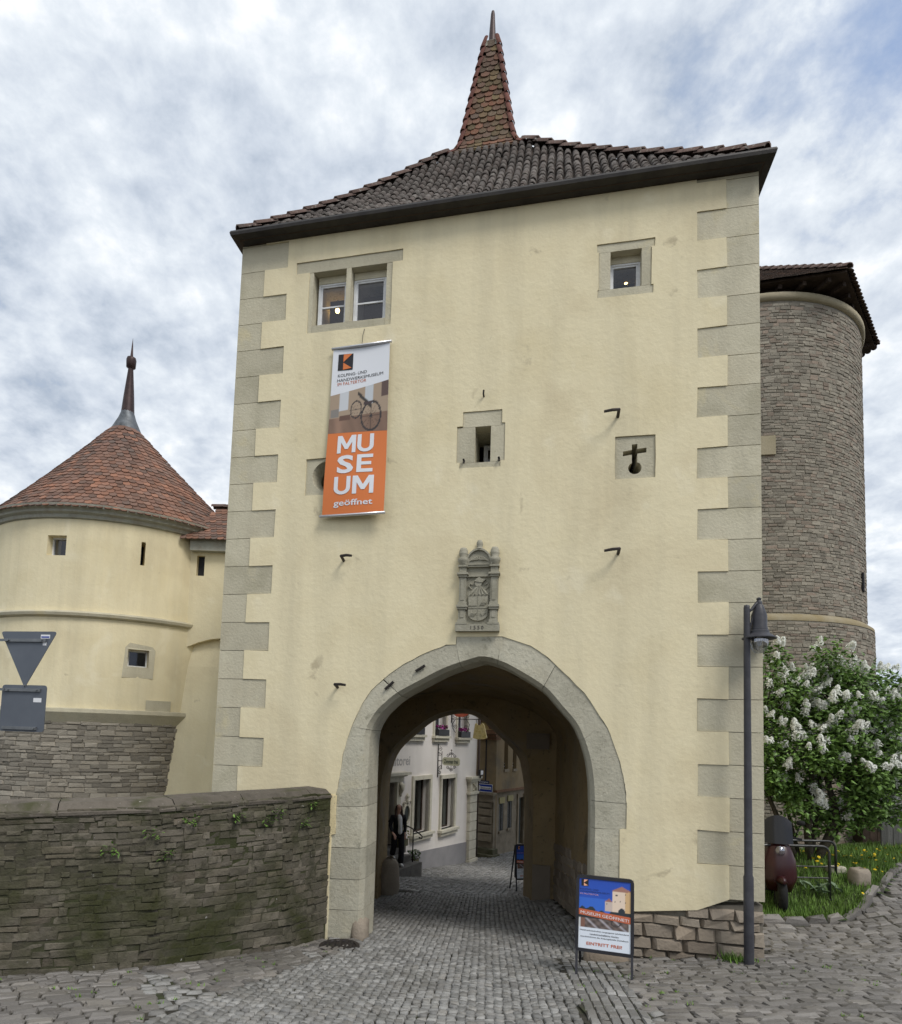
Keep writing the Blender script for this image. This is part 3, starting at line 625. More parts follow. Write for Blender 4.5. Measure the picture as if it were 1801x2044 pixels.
# worn guard stones at the foot of both jambs
def boulder(name, c, sx, sy, sz, m_, parent, rot=0, seed=0, **t):
    r = np.random.default_rng(seed); mb = MB(); n1, n2 = 7, 10; V = []
    for i in range(n1+1):
        for j in range(n2):
            th = math.pi*i/n1; ph = 2*math.pi*j/n2; k = 1+r.uniform(-.1, .1); e = .62
            f = lambda v: math.copysign(abs(v)**e, v)
            e = .4 if sz < .2 else .62; x, y, z = sx*f(math.sin(th)*math.cos(ph))*k, sy*f(math.sin(th)*math.sin(ph))*k, sz*f(math.cos(th))*k
            V.append((c[0]+x*math.cos(rot)-y*math.sin(rot), c[1]+x*math.sin(rot)+y*math.cos(rot), c[2]+z))
    Fc = [(i*n2+j, (i+1)*n2+j, (i+1)*n2+(j+1) % n2, i*n2+(j+1) % n2) for i in range(n1) for j in range(n2)]
    return mb.add(V, Fc).out(name, m_, parent, True, **t)
p = g(-1.62, .1, .0); boulder('guard_stone', (p.x, p.y, -.08), .12, .15, .27, BASE, gate, YAW, 3)
p = g(1.62, -.16, 0); boulder('guard_stone', (p.x, p.y, -.02), .28, .16, .22, BASE, gate, YAW, 5)
p = g(-2.55, 5.4, 0); boulder('guard_stone', (p.x, p.y, -.55), .2, .34, .5, BASE, gate, YAW, 8)
# ---- window surrounds (each stone a part) -------------------------------------------------
def surround(name, stones, opening, parent=gate, m_=QUO, off=.0, dep=.2, holes=()):
    root = None
    for i, st in enumerate(stones):
        mb = MB(); mb.poly([st]+(list(holes) if i == 0 and holes else []), off, off+dep, g)
        mb.out('surround_stone', m_, parent)
def sash(u0, u1, z0, z1, off, bars, parent, lamp=False):
    fr_ = MB(); t = .035
    fr_.poly([rect(u0, u1, z0, z1), rect(u0+t, u1-t, z0+t, z1-t)], off, off+.05, g)
    f = fr_.out('window_frame', WHITEF, parent)
    c_ = MB(); c_.poly([rect(u0+t-.004, u1-t+.004, z0+t-.004, z1-t+.004), rect(u0+t+.025, u1-t-.025, z0+t+.03, z1-t-.025)], off+.012, off+.04, g); c_.out('casement', WHITEF, f)
    for zb in bars:
        b_ = MB(); b_.box((u0+t+.02, off+.014, zb-.012), (u1-t-.02, off+.038, zb+.012), g); b_.out('glazing_bar', WHITEF, f)
    zs = [z0+t]+list(bars)+[z1-t]
    for a, b in zip(zs, zs[1:]):
        p_ = MB(); p_.add([g(u0+t, off+.028, a), g(u1-t, off+.028, a), g(u1-t, off+.028, b), g(u0+t, off+.028, b)], [(0, 1, 2, 3)]); p_.out('pane', PANE, f)
    return f
win = obj('double_window', None, None, gate)
surround('d', [rect(-3.012, -1.338, 9.723, 9.897), rect(-2.797, -2.73, 8.748, 9.717), rect(-1.576, -1.488, 8.748, 9.717), rect(-2.727, -1.579, 8.748, 8.868), rect(-2.205, -2.13, 8.871, 9.72)], None, gate)
win2 = sash(-2.69, -2.215, 8.86, 9.62, .13, (9.24,), gate); win3 = sash(-2.12, -1.6, 8.86, 9.62, .13, (9.24,), gate)
bpy.data.objects.remove(win)
mb = MB(); mb.box((-2.69, .12, 9.61), (-2.215, .3, 9.72), g); mb.box((-2.12, .12, 9.61), (-1.6, .3, 9.72), g); mb.out('lintel_recess', QUO, gate)
surround('s', [[(1.428, 9.443), (2.182, 9.443), (2.182, 9.557), (1.428, 9.557)], rect(1.458, 1.607, 8.903, 9.44), rect(2.013, 2.137, 8.903, 9.44), [(1.443, 8.783), (2.162, 8.783), (2.162, 8.9), (1.443, 8.9)]], None, gate)
sash(1.6, 2.02, 8.87, 9.36, .13, (), gate)
mb = MB(); mb.box((1.6, .12, 9.35), (2.02, .3, 9.45), g); mb.out('lintel_recess', QUO, gate)
surround('c', [rect(-.367, .177, 7.09, 7.307), [(-.447, 6.573), (-.193, 6.573), (-.193, 7.087), (-.369, 7.087), (-.447, 7.087)], [(.028, 6.573), (.222, 6.573), (.222, 7.117), (.18, 7.117), (.18, 7.087), (.028, 7.087)], rect(-.402, .167, 6.493, 6.57)], None, gate)
sash(-.12, .08, 6.58, 7.05, .5, (), gate)
mb = MB(); mb.poly([rect(1.693, 2.197, 6.218, 6.797), op_x], .006, .2, g); mb.out('cross_loophole_stone', QUO, gate)
mb = MB(); mb.poly([rect(-2.702, -2.053, 6.218, 6.772), circ(-2.37, 6.5, .235, 28)], .006, .2, g)
n_ = 28; ring = [g(-2.37+r_*math.cos(2*math.pi*i/n_), o_, 6.5+r_*math.sin(2*math.pi*i/n_)) for r_, o_ in ((.235, .006), (.165, .19)) for i in range(n_)]
mb.add(ring, [(i, i+n_, (i+1) % n_+n_, (i+1) % n_) for i in range(n_)]); mb.out('round_loophole_stone', QUO, gate)
for u, z in ((-.34, 6.6), (.15, 6.6)):
    mb = MB(); mb.tube([g(u, .02, z), g(u, -.05, z), g(u+.005, -.05, z-.05)], .016, 6); mb.out('iron_pin', IRON, gate)
# iron hooks on the wall
for u, z, dr in ((1.72, 7.1, -1), (1.74, 5.23, -1), (-2.05, 5.25, 1), (-2.06, 3.41, 1)):
    k = .13; mb = MB(); mb.tube([g(u, .02, z-.03), g(u, -.16, z), g(u+dr*.09, -.19, z-.015), g(u+dr*.19, -.2, z-.035)] if dr < 0 else [g(u, .02, z-.04), g(u, -.14, z), g(u+.09, -.17, z), g(u+.17, -.17, z-.01)], [.022, .022, .02, .017], 6); mb.out('iron_hook', IRON, gate)
mb = MB(); mb.tube([g(-.08, .02, 7.5), g(-.085, -.06, 7.53), g(-.08, -.07, 7.58)], .012, 6); mb.out('iron_hook', IRON, gate)
for (ua, za), (ub, zb) in (((-.93, 3.62), (-.8, 3.7)), ((-1.36, 3.36), (-1.24, 3.47))):
    mb = MB(); mb.tube([g(ua, -.03, za), g(ub, -.03, zb)], .018, 6); mb.out('iron_cramp', IRON, gate)
# lit lamps inside, seen through the panes
BULB = flat('warm_bulb', (1., .62, .2), emit=9)
for u, o_, z, lab in ((-2.555, .6, 9.52, 'small warm lamp glowing behind the double window'), (1.88, .6, 9.44, 'round warm lamp glowing behind the small upper window')):
    t = thing('ceiling_lamp', lab, 'lamp', g(u, o_, z)); mb = MB(); mb.lathe(g(u, o_, z), [(.001, -.04), (.028, -.028), (.036, 0), (.028, .028), (.008, .045)], 12); mb.out('bulb', BULB, t, True)
    mb = MB(); mb.tube([g(u, o_, z+.04), g(u, o_, 10.45)], .006, 6); mb.out('cord', IRON, t)
# ---- passage: skewed chamber, vault, rear arch
rear = [(-2.7, -1.2), (-2.73, .07), (-2.73, 1.24), (-2.69, 1.86), (-2.5, 2.36), (-2.07, 2.79), (-1.62, 3.12), (-1.05, 3.26), (-.64, 3.15), (-.23, 2.8), (.2, 2.38), (.33, 2.0), (.4, 1.42), (.41, .07), (.41, -1.2)]
rear = catmull(rear, 2, 12)
rearf = [(u*1.0+.1+.12*(u+2.7)/3.1, z+.06 if z > 2 else z) for u, z in rear]      # slightly larger mouth at the chamber side
mb = MB()
OUT = [(UL+.012, -1.2)]+rear+[(UR-.012, -1.2), (UR-.012, ZT), (UL+.012, ZT)]
mb.poly([OUT], D-.1, D, g); n = len(rear)
V = [g(u, 4.6, z) for u, z in rearf]+[g(u, D-.1, z) for u, z in rear]; mb.add(V, [(i, i+1, n+i+1, n+i) for i in range(n-1)])
OUT2 = [(UL+.5, -1.2)]+rearf+[(UR-.5, -1.2), (UR-.5, 4.3), (UL+.5, 4.3)]
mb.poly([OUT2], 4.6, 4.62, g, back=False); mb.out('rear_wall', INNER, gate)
mb = MB()
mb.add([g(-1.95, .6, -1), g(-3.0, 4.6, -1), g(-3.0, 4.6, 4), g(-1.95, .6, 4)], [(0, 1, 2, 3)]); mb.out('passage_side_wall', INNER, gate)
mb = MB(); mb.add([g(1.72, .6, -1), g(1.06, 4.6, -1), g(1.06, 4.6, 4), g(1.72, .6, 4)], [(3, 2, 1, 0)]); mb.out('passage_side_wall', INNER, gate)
mb = MB(); nseg = 14; V = []
for o_, ua, ub, zs, zc in ((.6, -1.98, 1.75, 2.75, 4.0), (4.62, -3.03, 1.08, 2.65, 3.62)):
    for i in range(nseg+1):
        a = math.pi*i/nseg; V.append(g((ua+ub)/2-(ub-ua)/2*math.cos(a), o_, zs+(zc-zs)*math.sin(a)))
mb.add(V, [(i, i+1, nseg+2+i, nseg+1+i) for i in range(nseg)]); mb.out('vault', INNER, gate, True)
mb = MB(); mb.box((.46, 4.45, 2.53), (.92, 4.75, 2.85), g); mb.out('corbel_stone', BASE, gate)
mb = MB(); mb.box((.62, 4.52, -1), (.98, 4.66, .2), g); mb.out('dado', BASE, gate)
its = []
for row in range(8):
    s = 0
    while s < 4:
        ln = random.uniform(.25, .5); t = (s+ln/2)/4; p = g(1.70-.66*t, .6+4*t, 0); X = (g(1.06, 4.6, 0)-g(1.72, .6, 0)).normalized(); Zx = Vector((X.y, -X.x, 0)); Zx = Zx if Zx.dot(-GD) > 0 else -Zx
        zf = -.55+row*.16+.15*(1-t)*3
        its.append(fr((p.x, p.y, zf), X, Vector((0, 0, 1)), Zx, ln*.96, .15, .06)); s += ln
pieces(gate, 'dado_stone', [m_ for m_ in its if m_.translation.z < .75], STN, BASE, 300)
# ---- roof: gutter fascia, pantile slopes with a slight flare, spire
EU0, EU1, EO0, EO1, EZ = -4.04, 3.61, -.23, D+.23, 10.33
mb = MB()
for a, b in (((EU0, EO0), (EU1, EO0)), ((EU1, EO0), (EU1, EO1)), ((EU1, EO1), (EU0, EO1)), ((EU0, EO1), (EU0, EO0))):
    pass
prof = [(0, .07), (.012, .035), (.0, -.005), (-.2, -.03), (-.22, -.01)]   # outwards, down
def ringprof(prof, z):
    cu, co = (EU0+EU1)/2, (EO0+EO1)/2; V = []
    for dx, dz in prof:
        for sx, sy in ((-1, -1), (1, -1), (1, 1), (-1, 1)): V.append(g(cu+sx*((EU1-EU0)/2+dx), co+sy*((EO1-EO0)/2+dx), z+dz))
    return V, [(i*4+j, (i+1)*4+j, (i+1)*4+(j+1) % 4, i*4+(j+1) % 4) for i in range(len(prof)-1) for j in range(4)]
V, Fc = ringprof(prof, EZ); mb.add(V, Fc); mb.out('eaves_gutter', GUT, gate)
mb = MB(); V, Fc = ringprof([(-.2, -.028), (-.5, -.022)], EZ); mb.add(V, Fc); mb.box((EU0+.1, EO0+.1, EZ-.02), (EU1-.1, EO1-.1, EZ), g); mb.out('soffit', DWOOD, gate)
SC, SO, SH, SZ = -.43, 2.85, .70, 13.42      # spire centre, half width, foot height
def rz(t): return EZ+.06+(SZ-EZ)*(.80*t+.20*t*t)
def corner(k, t):
    sx, sy = ((-1, -1), (1, -1), (1, 1), (-1, 1))[k]; eu = EU0+.12 if sx < 0 else EU1-.12; eo = EO0+.1 if sy < 0 else EO1-.1
    return (eu+(SC+sx*SH-eu)*t, eo+(SO+sy*SH-eo)*t)
slopes = []
mbr = MB()
for k in range(4):
    n = 10; V = []
    for i in range(n+1):
        t = i/n; a = corner(k, t); b = corner((k+1) % 4, t); V += [g(*a, rz(t)-.03), g(*b, rz(t)-.03)]
    mbr.add(V, [(2*i, 2*i+1, 2*i+3, 2*i+2) for i in range(n)])
roof = mbr.out('roof', DWOOD, gate)
its = []; hips = []
for k in range(4):
    a0, b0 = Vector(corner(k, 0)), Vector(corner((k+1) % 4, 0)); dirv = (b0-a0).normalized(); wid = (b0-a0).length
    NR = 15; ncol = int(wid/.13)
    for j in range(NR):
        t = (j+.5)/NR; t0, t1 = j/NR, (j+1)/NR
        a, b = Vector(corner(k, t)), Vector(corner((k+1) % 4, t)); mid0 = (Vector(corner(k, t0))+Vector(corner((k+1) % 4, t0)))/2; mid1 = (Vector(corner(k, t1))+Vector(corner((k+1) % 4, t1)))/2
        inw_ = Vector((-dirv.y, dirv.x)); run = abs((mid1-mid0).dot(inw_)); rise = rz(t1)-rz(t0); sl = math.hypot(run, rise)
        X = GD*dirv.x+GN*dirv.y; inw3 = GD*inw_.x+GN*inw_.y; Y = (inw3*run+Vector((0, 0, rise))).normalized(); Z = X.cross(Y)
        la = (a-a0).dot(dirv); lb = (b-a0).dot(dirv); dep_ = (a-a0).dot(inw_)
        for c_ in range(ncol):
            s = (c_+.5)*wid/ncol
            if la-.02 < s < lb+.02:
                q = a0+dirv*s+inw_*dep_; p = g(q.x, q.y, rz(t)); jit = random.uniform(-.008, .008)
                its.append(fr(p+X*jit+Z*random.uniform(-.006, .012)+Z*.0, X, (Y+Z*-.03).normalized(), (Z+Y*.03).normalized(), .118, sl*1.12, .066))
pieces(roof, 'pantile', its, BAR, PANT, 300, smooth=True, stuff='pantiles')
for k in range(4):
    for i in range(14):
        t = (i+.5)/14; p = g(*corner(k, t), rz(t)+.05); p0 = g(*corner(k, t-.02), rz(t-.02)); p1 = g(*corner(k, t+.02), rz(t+.02)); Y = (p1-p0).normalized(); Z = Vector((0, 0, 1)); X = Y.cross(Z).normalized(); Z = X.cross(Y)
        L_ = (g(*corner(k, 1), rz(1))-g(*corner(k, 0), rz(0))).length/14
        hips.append(fr(p, X, (Y-Z*.08).normalized(), (Z+Y*.08).normalized(), .2, L_*1.12, .1))
pieces(roof, 'hip_tile', hips, BAR, HIPD, 300, smooth=True)
# spire: steep pyramid with flared foot, flat tiles and red hip tiles
ST = 16.36
def sh(z): t = (z-SZ)/(ST-SZ); return .56*(1-t)+.125*t+.2*max(0, 1-t/.2)**2
spire = MB(); zs = [SZ+(ST-SZ)*i/16 for i in range(17)]
V = [g(SC+sx*(sh(z)-.02), SO+sy*(sh(z)-.02), z) for z in zs for sx, sy in ((-1, -1), (1, -1), (1, 1), (-1, 1))]
spire.add(V, [(i*4+j, i*4+(j+1) % 4, (i+1)*4+(j+1) % 4, (i+1)*4+j) for i in range(16) for j in range(4)]); spire = spire.out('spire', DWOOD, gate)
its = []; hips = []; z = SZ+.04; row = 0
while z < ST-.05:
    dz = .125; hw = sh(z); slope = (sh(z)-sh(z+dz))/dz
    for fc in range(4):
        sx, sy = ((0, -1), (1, 0), (0, 1), (-1, 0))[fc]; out_ = GD*sx+GN*sy; X = Vector((0, 0, 1)).cross(out_)*1.; X = Vector((-out_.y, out_.x, 0)); Y = (Vector((0, 0, 1))-out_*slope).normalized(); Z = X.cross(Y)
        if Z.dot(out_) < 0: X = -X; Z = -Z
        n = max(1, round(2*hw/.15)); wd = 2*hw/n
        for i in range(n+1):
            s = -hw+(i+(.5 if row % 2 else 0))*wd
            if abs(s) > hw-.02: continue
            c0 = g(SC, SO, z+dz*.5)+out_*(sh(z+dz*.5)+.012)+X*s
            its.append(fr(c0+X*random.uniform(-.006, .006)+Z*random.uniform(0, .008), X, (Y-Z*.13).normalized(), (Z+Y*.13).normalized(), wd*.97, dz*1.75, .018))
    for sx, sy in ((-1, -1), (1, -1), (1, 1), (-1, 1)):
        if row % 2 == 0:
            p = g(SC+sx*sh(z+.1), SO+sy*sh(z+.1), z+.1); p1 = g(SC+sx*sh(z+.25), SO+sy*sh(z+.25), z+.25); Y = (p1-p).normalized(); o_ = (GD*sx+GN*sy).normalized(); X = Y.cross(o_).normalized(); Z = X.cross(Y)
            hips.append(fr(p+o_*.0, X, (Y-Z*.1).normalized(), (Z+Y*.1).normalized(), .125, .3, .055))
    z += dz; row += 1
pieces(spire, 'flat_tile', its, BIB, SPT, 300); pieces(spire, 'hip_tile', hips, BAR, HIPT, 300, smooth=True)
mb = MB(); zt = ST-.02; mb.add([g(SC+sx*r_, SO+sy*r_, zz_) for zz_, r_ in ((zt-.12, .165), (zt+.06, .11), (zt+.1, .06)) for sx, sy in ((-1, -1), (1, -1), (1, 1), (-1, 1))], [(i*4+j, i*4+(j+1) % 4, (i+1)*4+(j+1) % 4, (i+1)*4+j) for i in range(2) for j in range(4)]); mb.out('lead_cap', CORN, gate)
mb = MB(); c0 = g(SC, SO, 0); mb.lathe((c0.x, c0.y, 0), [(.075, zt+.03), (.065, zt+.3), (.04, zt+.74), (.03, zt+.79), (.001, zt+.81)], 12); mb.out('finial', mat('red_brown_metal', [(.035, .022, .022), (.065, .04, .038)], 8, .5, metal=.3), gate, True)
# ---- carved coat of arms above the arch
arms = obj('coat_of_arms', None, None, gate); bpy.data.objects.remove(arms)
AC = -.085
def ga(x, o_, z): return g(AC+x, o_, z)
mb = MB(); mb.box((-.3, -.1, 4.17), (.3, .02, 4.265), ga); arms = mb.out('coat_of_arms', ARM, gate)
mb = MB(); text(mb, 'yr', lambda x, z: ga(x, -.103, z), 0, 4.215, None, .05); mb.out('lettering', mat('engraved_shadow', [(.06, .055, .05)]), arms)
mb = MB(); mb.box((-.27, -.02, 4.265), (.27, .02, 5.17), ga); mb.out('back_panel', ARM, arms)
for sx in (-1, 1):
    mb = MB(); x0 = sx*.215
    for w_, z0, z1, d_ in ((.155, 4.265, 4.29, .105), (.12, 4.29, 4.33, .095), (.095, 4.33, 4.47, .08), (.13, 4.47, 4.5, .1), (.15, 4.5, 4.53, .115), (.115, 4.53, 4.57, .095), (.09, 4.57, 4.92, .08), (.12, 4.92, 4.95, .1), (.155, 4.95, 4.975, .12), (.095, 4.975, 5.06, .085), (.13, 5.06, 5.085, .105)): mb.box((x0-w_/2, -d_, z0), (x0+w_/2, 0, z1), ga)
    mb.box((x0-.025, -.088, 4.36), (x0+.025, -.075, 4.45), ga); mb.box((x0-.025, -.088, 4.6), (x0+.025, -.075, 4.88), ga)
    mb.out('pilaster', ARM, arms)
    c0 = ga(x0, -.05, 0); mb = MB(); mb.lathe((c0.x, c0.y, 0), [(.045, 5.085), (.075, 5.14), (.08, 5.18), (.05, 5.2), (.062, 5.24), (.063, 5.26), (.06, 5.265), (.06, 5.29), (.045, 5.33), (.001, 5.345)], 14); mb.out('finial', ARM, arms, True)
mb = MB(); arc = [(.165*math.cos(a), 5.09+.2*math.sin(a)) for a in [math.pi*i/14 for i in range(15)]]; mb.poly([arc], -.07, 0, ga)
arc2 = [(.185*math.cos(a), 5.09+.225*math.sin(a)) for a in [math.pi*i/14 for i in range(15)]]; mb.poly([arc2+[(p[0], p[1]) for p in arc[::-1]]], -.1, 0, ga)
for k in range(9): a = R(20+17.5*k); mb.tube([ga(.02*math.cos(a), -.075, 5.16), ga(.11*math.cos(a), -.08, 5.13+.07*math.sin(a)), ga(.14*math.cos(a), -.075, 5.12+.05*math.sin(a))], [.012, .012, .005], 5)
mb.out('pediment', ARM, arms)
c0 = ga(.005, -.05, 0); mb = MB(); mb.lathe((c0.x, c0.y, 0), [(.06, 5.31), (.035, 5.34), (.045, 5.37), (.044, 5.4), (.03, 5.435), (.001, 5.445)], 12); mb.out('finial', ARM, arms, True)
mb = MB(); mb.box((-.165, -.05, 4.93), (.165, 0, 4.96), ga); mb.box((-.165, -.06, 5.065), (.165, 0, 5.09), ga); mb.out('entablature', ARM, arms)
mb = MB(); shl = [(-.135, 4.66), (-.135, 4.44)]+[(-.135*math.cos(a), 4.42-.1*math.sin(a)) for a in [math.pi*i/10 for i in range(1, 10)]]+[(.135, 4.44), (.135, 4.66)]
mb.poly([shl[::-1]], -.05, 0, ga); mb.box((-.004, -.057, 4.34), (.004, -.048, 4.66), ga); mb.box((-.13, -.057, 4.49), (.13, -.048, 4.498), ga)
for x0, z0, kind in ((-.07, 4.56, 0), (.07, 4.57, 1), (-.07, 4.42, 1), (.065, 4.42, 2)):
    if kind == 0: mb.poly([[(x0-.055, z0-.035), (x0+.055, z0-.035), (x0+.055, z0+.03), (x0+.035, z0-.01), (x0+.018, z0+.03), (x0, z0-.01), (x0-.018, z0+.03), (x0-.036, z0-.01), (x0-.055, z0+.03)]], -.06, -.045, ga)
    elif kind == 1:
        for q in range(4): mb.tube([ga(x0-.05+.02*q, -.055, z0-.045), ga(x0-.02+.02*q, -.06, z0), ga(x0+.0+.018*q, -.055, z0+.045)], [.006, .01, .004], 5)
    else: mb.poly([[(x0-.03, z0), (x0, z0-.035), (x0+.045, z0+.01), (x0+.01, z0+.04)]], -.062, -.045, ga)
mb.out('shield', ARM, arms)
mb = MB()   # helmeted bust with mantle
mb.poly([[(-.14, 4.665), (.14, 4.665), (.13, 4.7), (.06, 4.78), (.035, 4.8), (-.02, 4.8), (-.05, 4.78), (-.12, 4.7)]], -.05, 0, ga)
for q in range(5): mb.tube([ga(-.01+.01*q, -.05, 4.79), ga(-.1+.055*q, -.056, 4.68)], [.006, .012], 5)
mb.poly([[(-.035, 4.8), (.03, 4.8), (.045, 4.83), (.04, 4.86), (.0, 4.88), (-.04, 4.86), (-.05, 4.83)]], -.055, 0, ga); mb.poly([[(-.06, 4.865), (.05, 4.845), (.1, 4.89), (.04, 4.9), (.01, 4.925), (-.03, 4.9)]], -.065, 0, ga)
for sx in (-1, 1): mb.tube([ga(sx*.1, -.02, 4.76), ga(sx*.135, -.035, 4.8), ga(sx*.12, -.03, 4.84), ga(sx*.09, -.03, 4.82)], .012, 5)
mb.out('crest_relief', ARM, arms)
# ------------------------------------------------------------------ hanging museum banner
ban = thing('museum_banner', 'long white and orange museum banner hanging on the yellow tower wall', 'banner', g(-1.9, -.1, 5.9))
BT, BBt = 8.43, 5.86
def bn(x, y, lift=0.):      # x 0..1 across, y 0 bottom ..1 top
    uL = -2.335+.05*y*0-(.045*(1-y)); uR = -1.47+.03*(1-y)
    u = uL+(uR-uL)*x; z = BBt+(BT-BBt)*y+.02*(x-.5)*(y)
    off = -.06-.075*max(0, 1-y)**1.5*(.55+.45*x)-.02*math.sin(y*7+x*2.2)*(1-y)-.02*math.sin(x*3.1)*math.sin(y*5)
    return g(u, off-lift, z)
def bw(x, y): return bn(x, y, .004)
def grid(fn, x0, x1, y0, y1, nx, ny, top=None, bot=None):
    V = []
    for j in range(ny+1):
        for i in range(nx+1):
            x = x0+(x1-x0)*i/nx; a = bot(x) if bot else y0; b = top(x) if top else y1; V.append(fn(x, a+(b-a)*j/ny))
    return V, [(j*(nx+1)+i, j*(nx+1)+i+1, (j+1)*(nx+1)+i+1, (j+1)*(nx+1)+i) for j in range(ny) for i in range(nx)]
mb = MB(); mb.add(*grid(bn, 0, 1, 0, 1, 8, 40)); mb.out('cloth', BANW, ban, True)
mb = MB(); mb.add(*grid(lambda x, y: bn(x, y, .003), 0, 1, 0, .49, 8, 24, top=lambda x: .492-.01*x)); mb.out('orange_field', ORA, ban, True)
mb = MB(); mb.tube([bn(-.03, 1.0), bn(1.03, 1.003)], .02, 8); mb.out('top_bar', ALU, ban, True)
mb = MB(); mb.tube([bn(-.04, -.002), bn(1.02, -.002)], .022, 8); mb.out('bottom_bar', ALU, ban, True)
mb = MB(); mb.tube([g(-1.88, 0, 8.75), g(-1.89, -.05, 8.6), bn(.5, 1.0)], .004, 5); mb.out('cord', IRON, ban)
def pic1(a, b):     # old room with a large-wheeled bicycle
    c_ = np.array((.2, .12, .08)) if b < .38 else np.array((.36, .27, .19))
    if b < .38: c_ = c_*(1+.5*math.exp(-((a-.18)/.08)**2)+.2*math.sin(a*40+b*9)*.3)
    if b > .55 and .17 < a < .32: c_ = np.array((.55, .57, .6))
    if b > .6 and .6 < a < .74: c_ = np.array((.5, .53, .56))
    if b > .7 and a > .88: c_ = np.array((.1, .06, .05))
    if .03 < a < .17 and .4 < b < .62: c_ = np.array((.22, .2, .18))
    if .18 < a < .36 and .3 < b < .42: c_ = np.array((.12, .06, .04))
    for cx, cy, rx, ry in ((.46, .52, .095, .2), (.72, .33, .165, .31)):
        d = math.hypot((a-cx)/rx, (b-cy)/ry)
        if .9 < d < 1.06 or d < .12: c_ = np.array((.025, .02, .02))
        elif d < .9 and abs(math.sin(math.atan2((b-cy)/ry, (a-cx)/rx)*6)) < .22/max(d, .2)*.5: c_ = c_*.45
    if abs((b-.86)+(a-.5)*1.5) < .045 and .48 < a < .72: c_ = np.array((.03, .025, .02))
    if .58 < a < .72 and .6 < b < .66: c_ = np.array((.05, .03, .03))
    return tuple(np.clip(c_, 0, 1))
raster('photo_print', lambda x, y: bn(x, .487-.01*x+(.715+.06*x-.487+.01*x)*y, .004), pic1, 0, 1, 0, 1, 64, 48, ban)
mb = MB(); q = lambda a, b: bn(a, b, .005)
lx0, lx1, ly0, ly1 = .1, .36, .865, .962
mb.add([q(lx0, ly0), q(lx1, ly0), q(lx1, ly1), q(lx0, ly1)], [(0, 1, 2, 3)]); lm = mb.out('logo', INK, ban)
mb = MB(); q2 = lambda a, b: bn(lx0+(lx1-lx0)*a, ly0+(ly1-ly0)*b, .009)
mb.add([q2(.35, .5), q2(.35, .98), q2(.93, .98)], [(0, 2, 1)][:0] or [(2, 1, 0)]); mb.add([q2(.35, .02), q2(.35, .46), q2(.93, .1)], [(0, 2, 1)]); mb.out('logo_letter', ORA, lm)
mb = MB(); text(mb, 'kol', bw, .36, .838, .5, .018, slant=.02); text(mb, 'han', bw, .5, .812, .8, .018, slant=.02); mb.out('lettering', INK, ban)
mb = MB(); text(mb, 'fal', bw, .36, .786, .5, .018, slant=.02); mb.out('lettering', RUST, ban)
LM = [(0, 0), (.2, 0), (.2, .62), (.42, .22), (.58, .22), (.8, .62), (.8, 0), (1, 0), (1, 1), (.76, 1), (.5, .5), (.24, 1), (0, 1)]
LU = [(0, 1), (0, .36)]+[(.5-.5*math.cos(a), .36-.36*math.sin(a)) for a in [math.pi*i/12 for i in range(1, 12)]]+[(1, .36), (1, 1), (.76, 1), (.76, .36)]+[(.5+.26*math.cos(a), .36-.18*math.sin(a)) for a in [math.pi*i/8 for i in range(1, 8)]]+[(.24, .36), (.24, 1)]
LE = [(0, 0), (1, 0), (1, .19), (.28, .19), (.28, .41), (.9, .41), (.9, .59), (.28, .59), (.28, .81), (1, .81), (1, 1), (0, 1)]
mb = MB()
for ch, x0, w_, y0 in ((LM, .185, .31, .36), (LU, .52, .27, .36), (LE, .53, .26, .24), (LU, .175, .27, .115), (LM, .48, .34, .115)):
    mb.poly([[(x0+a*w_, y0+b*.105) for a, b in ch]], .008, .006, lambda x, o_, y: bn(x, y, o_), back=False)
text(mb, 'SE', lambda x, y: bn(x, y, .008), .34, .2925, .27, .108); text(mb, 'geo', lambda x, y: bn(x, y, .008), .5, .062, .63, .045); mb.out('lettering', BANW, ban)
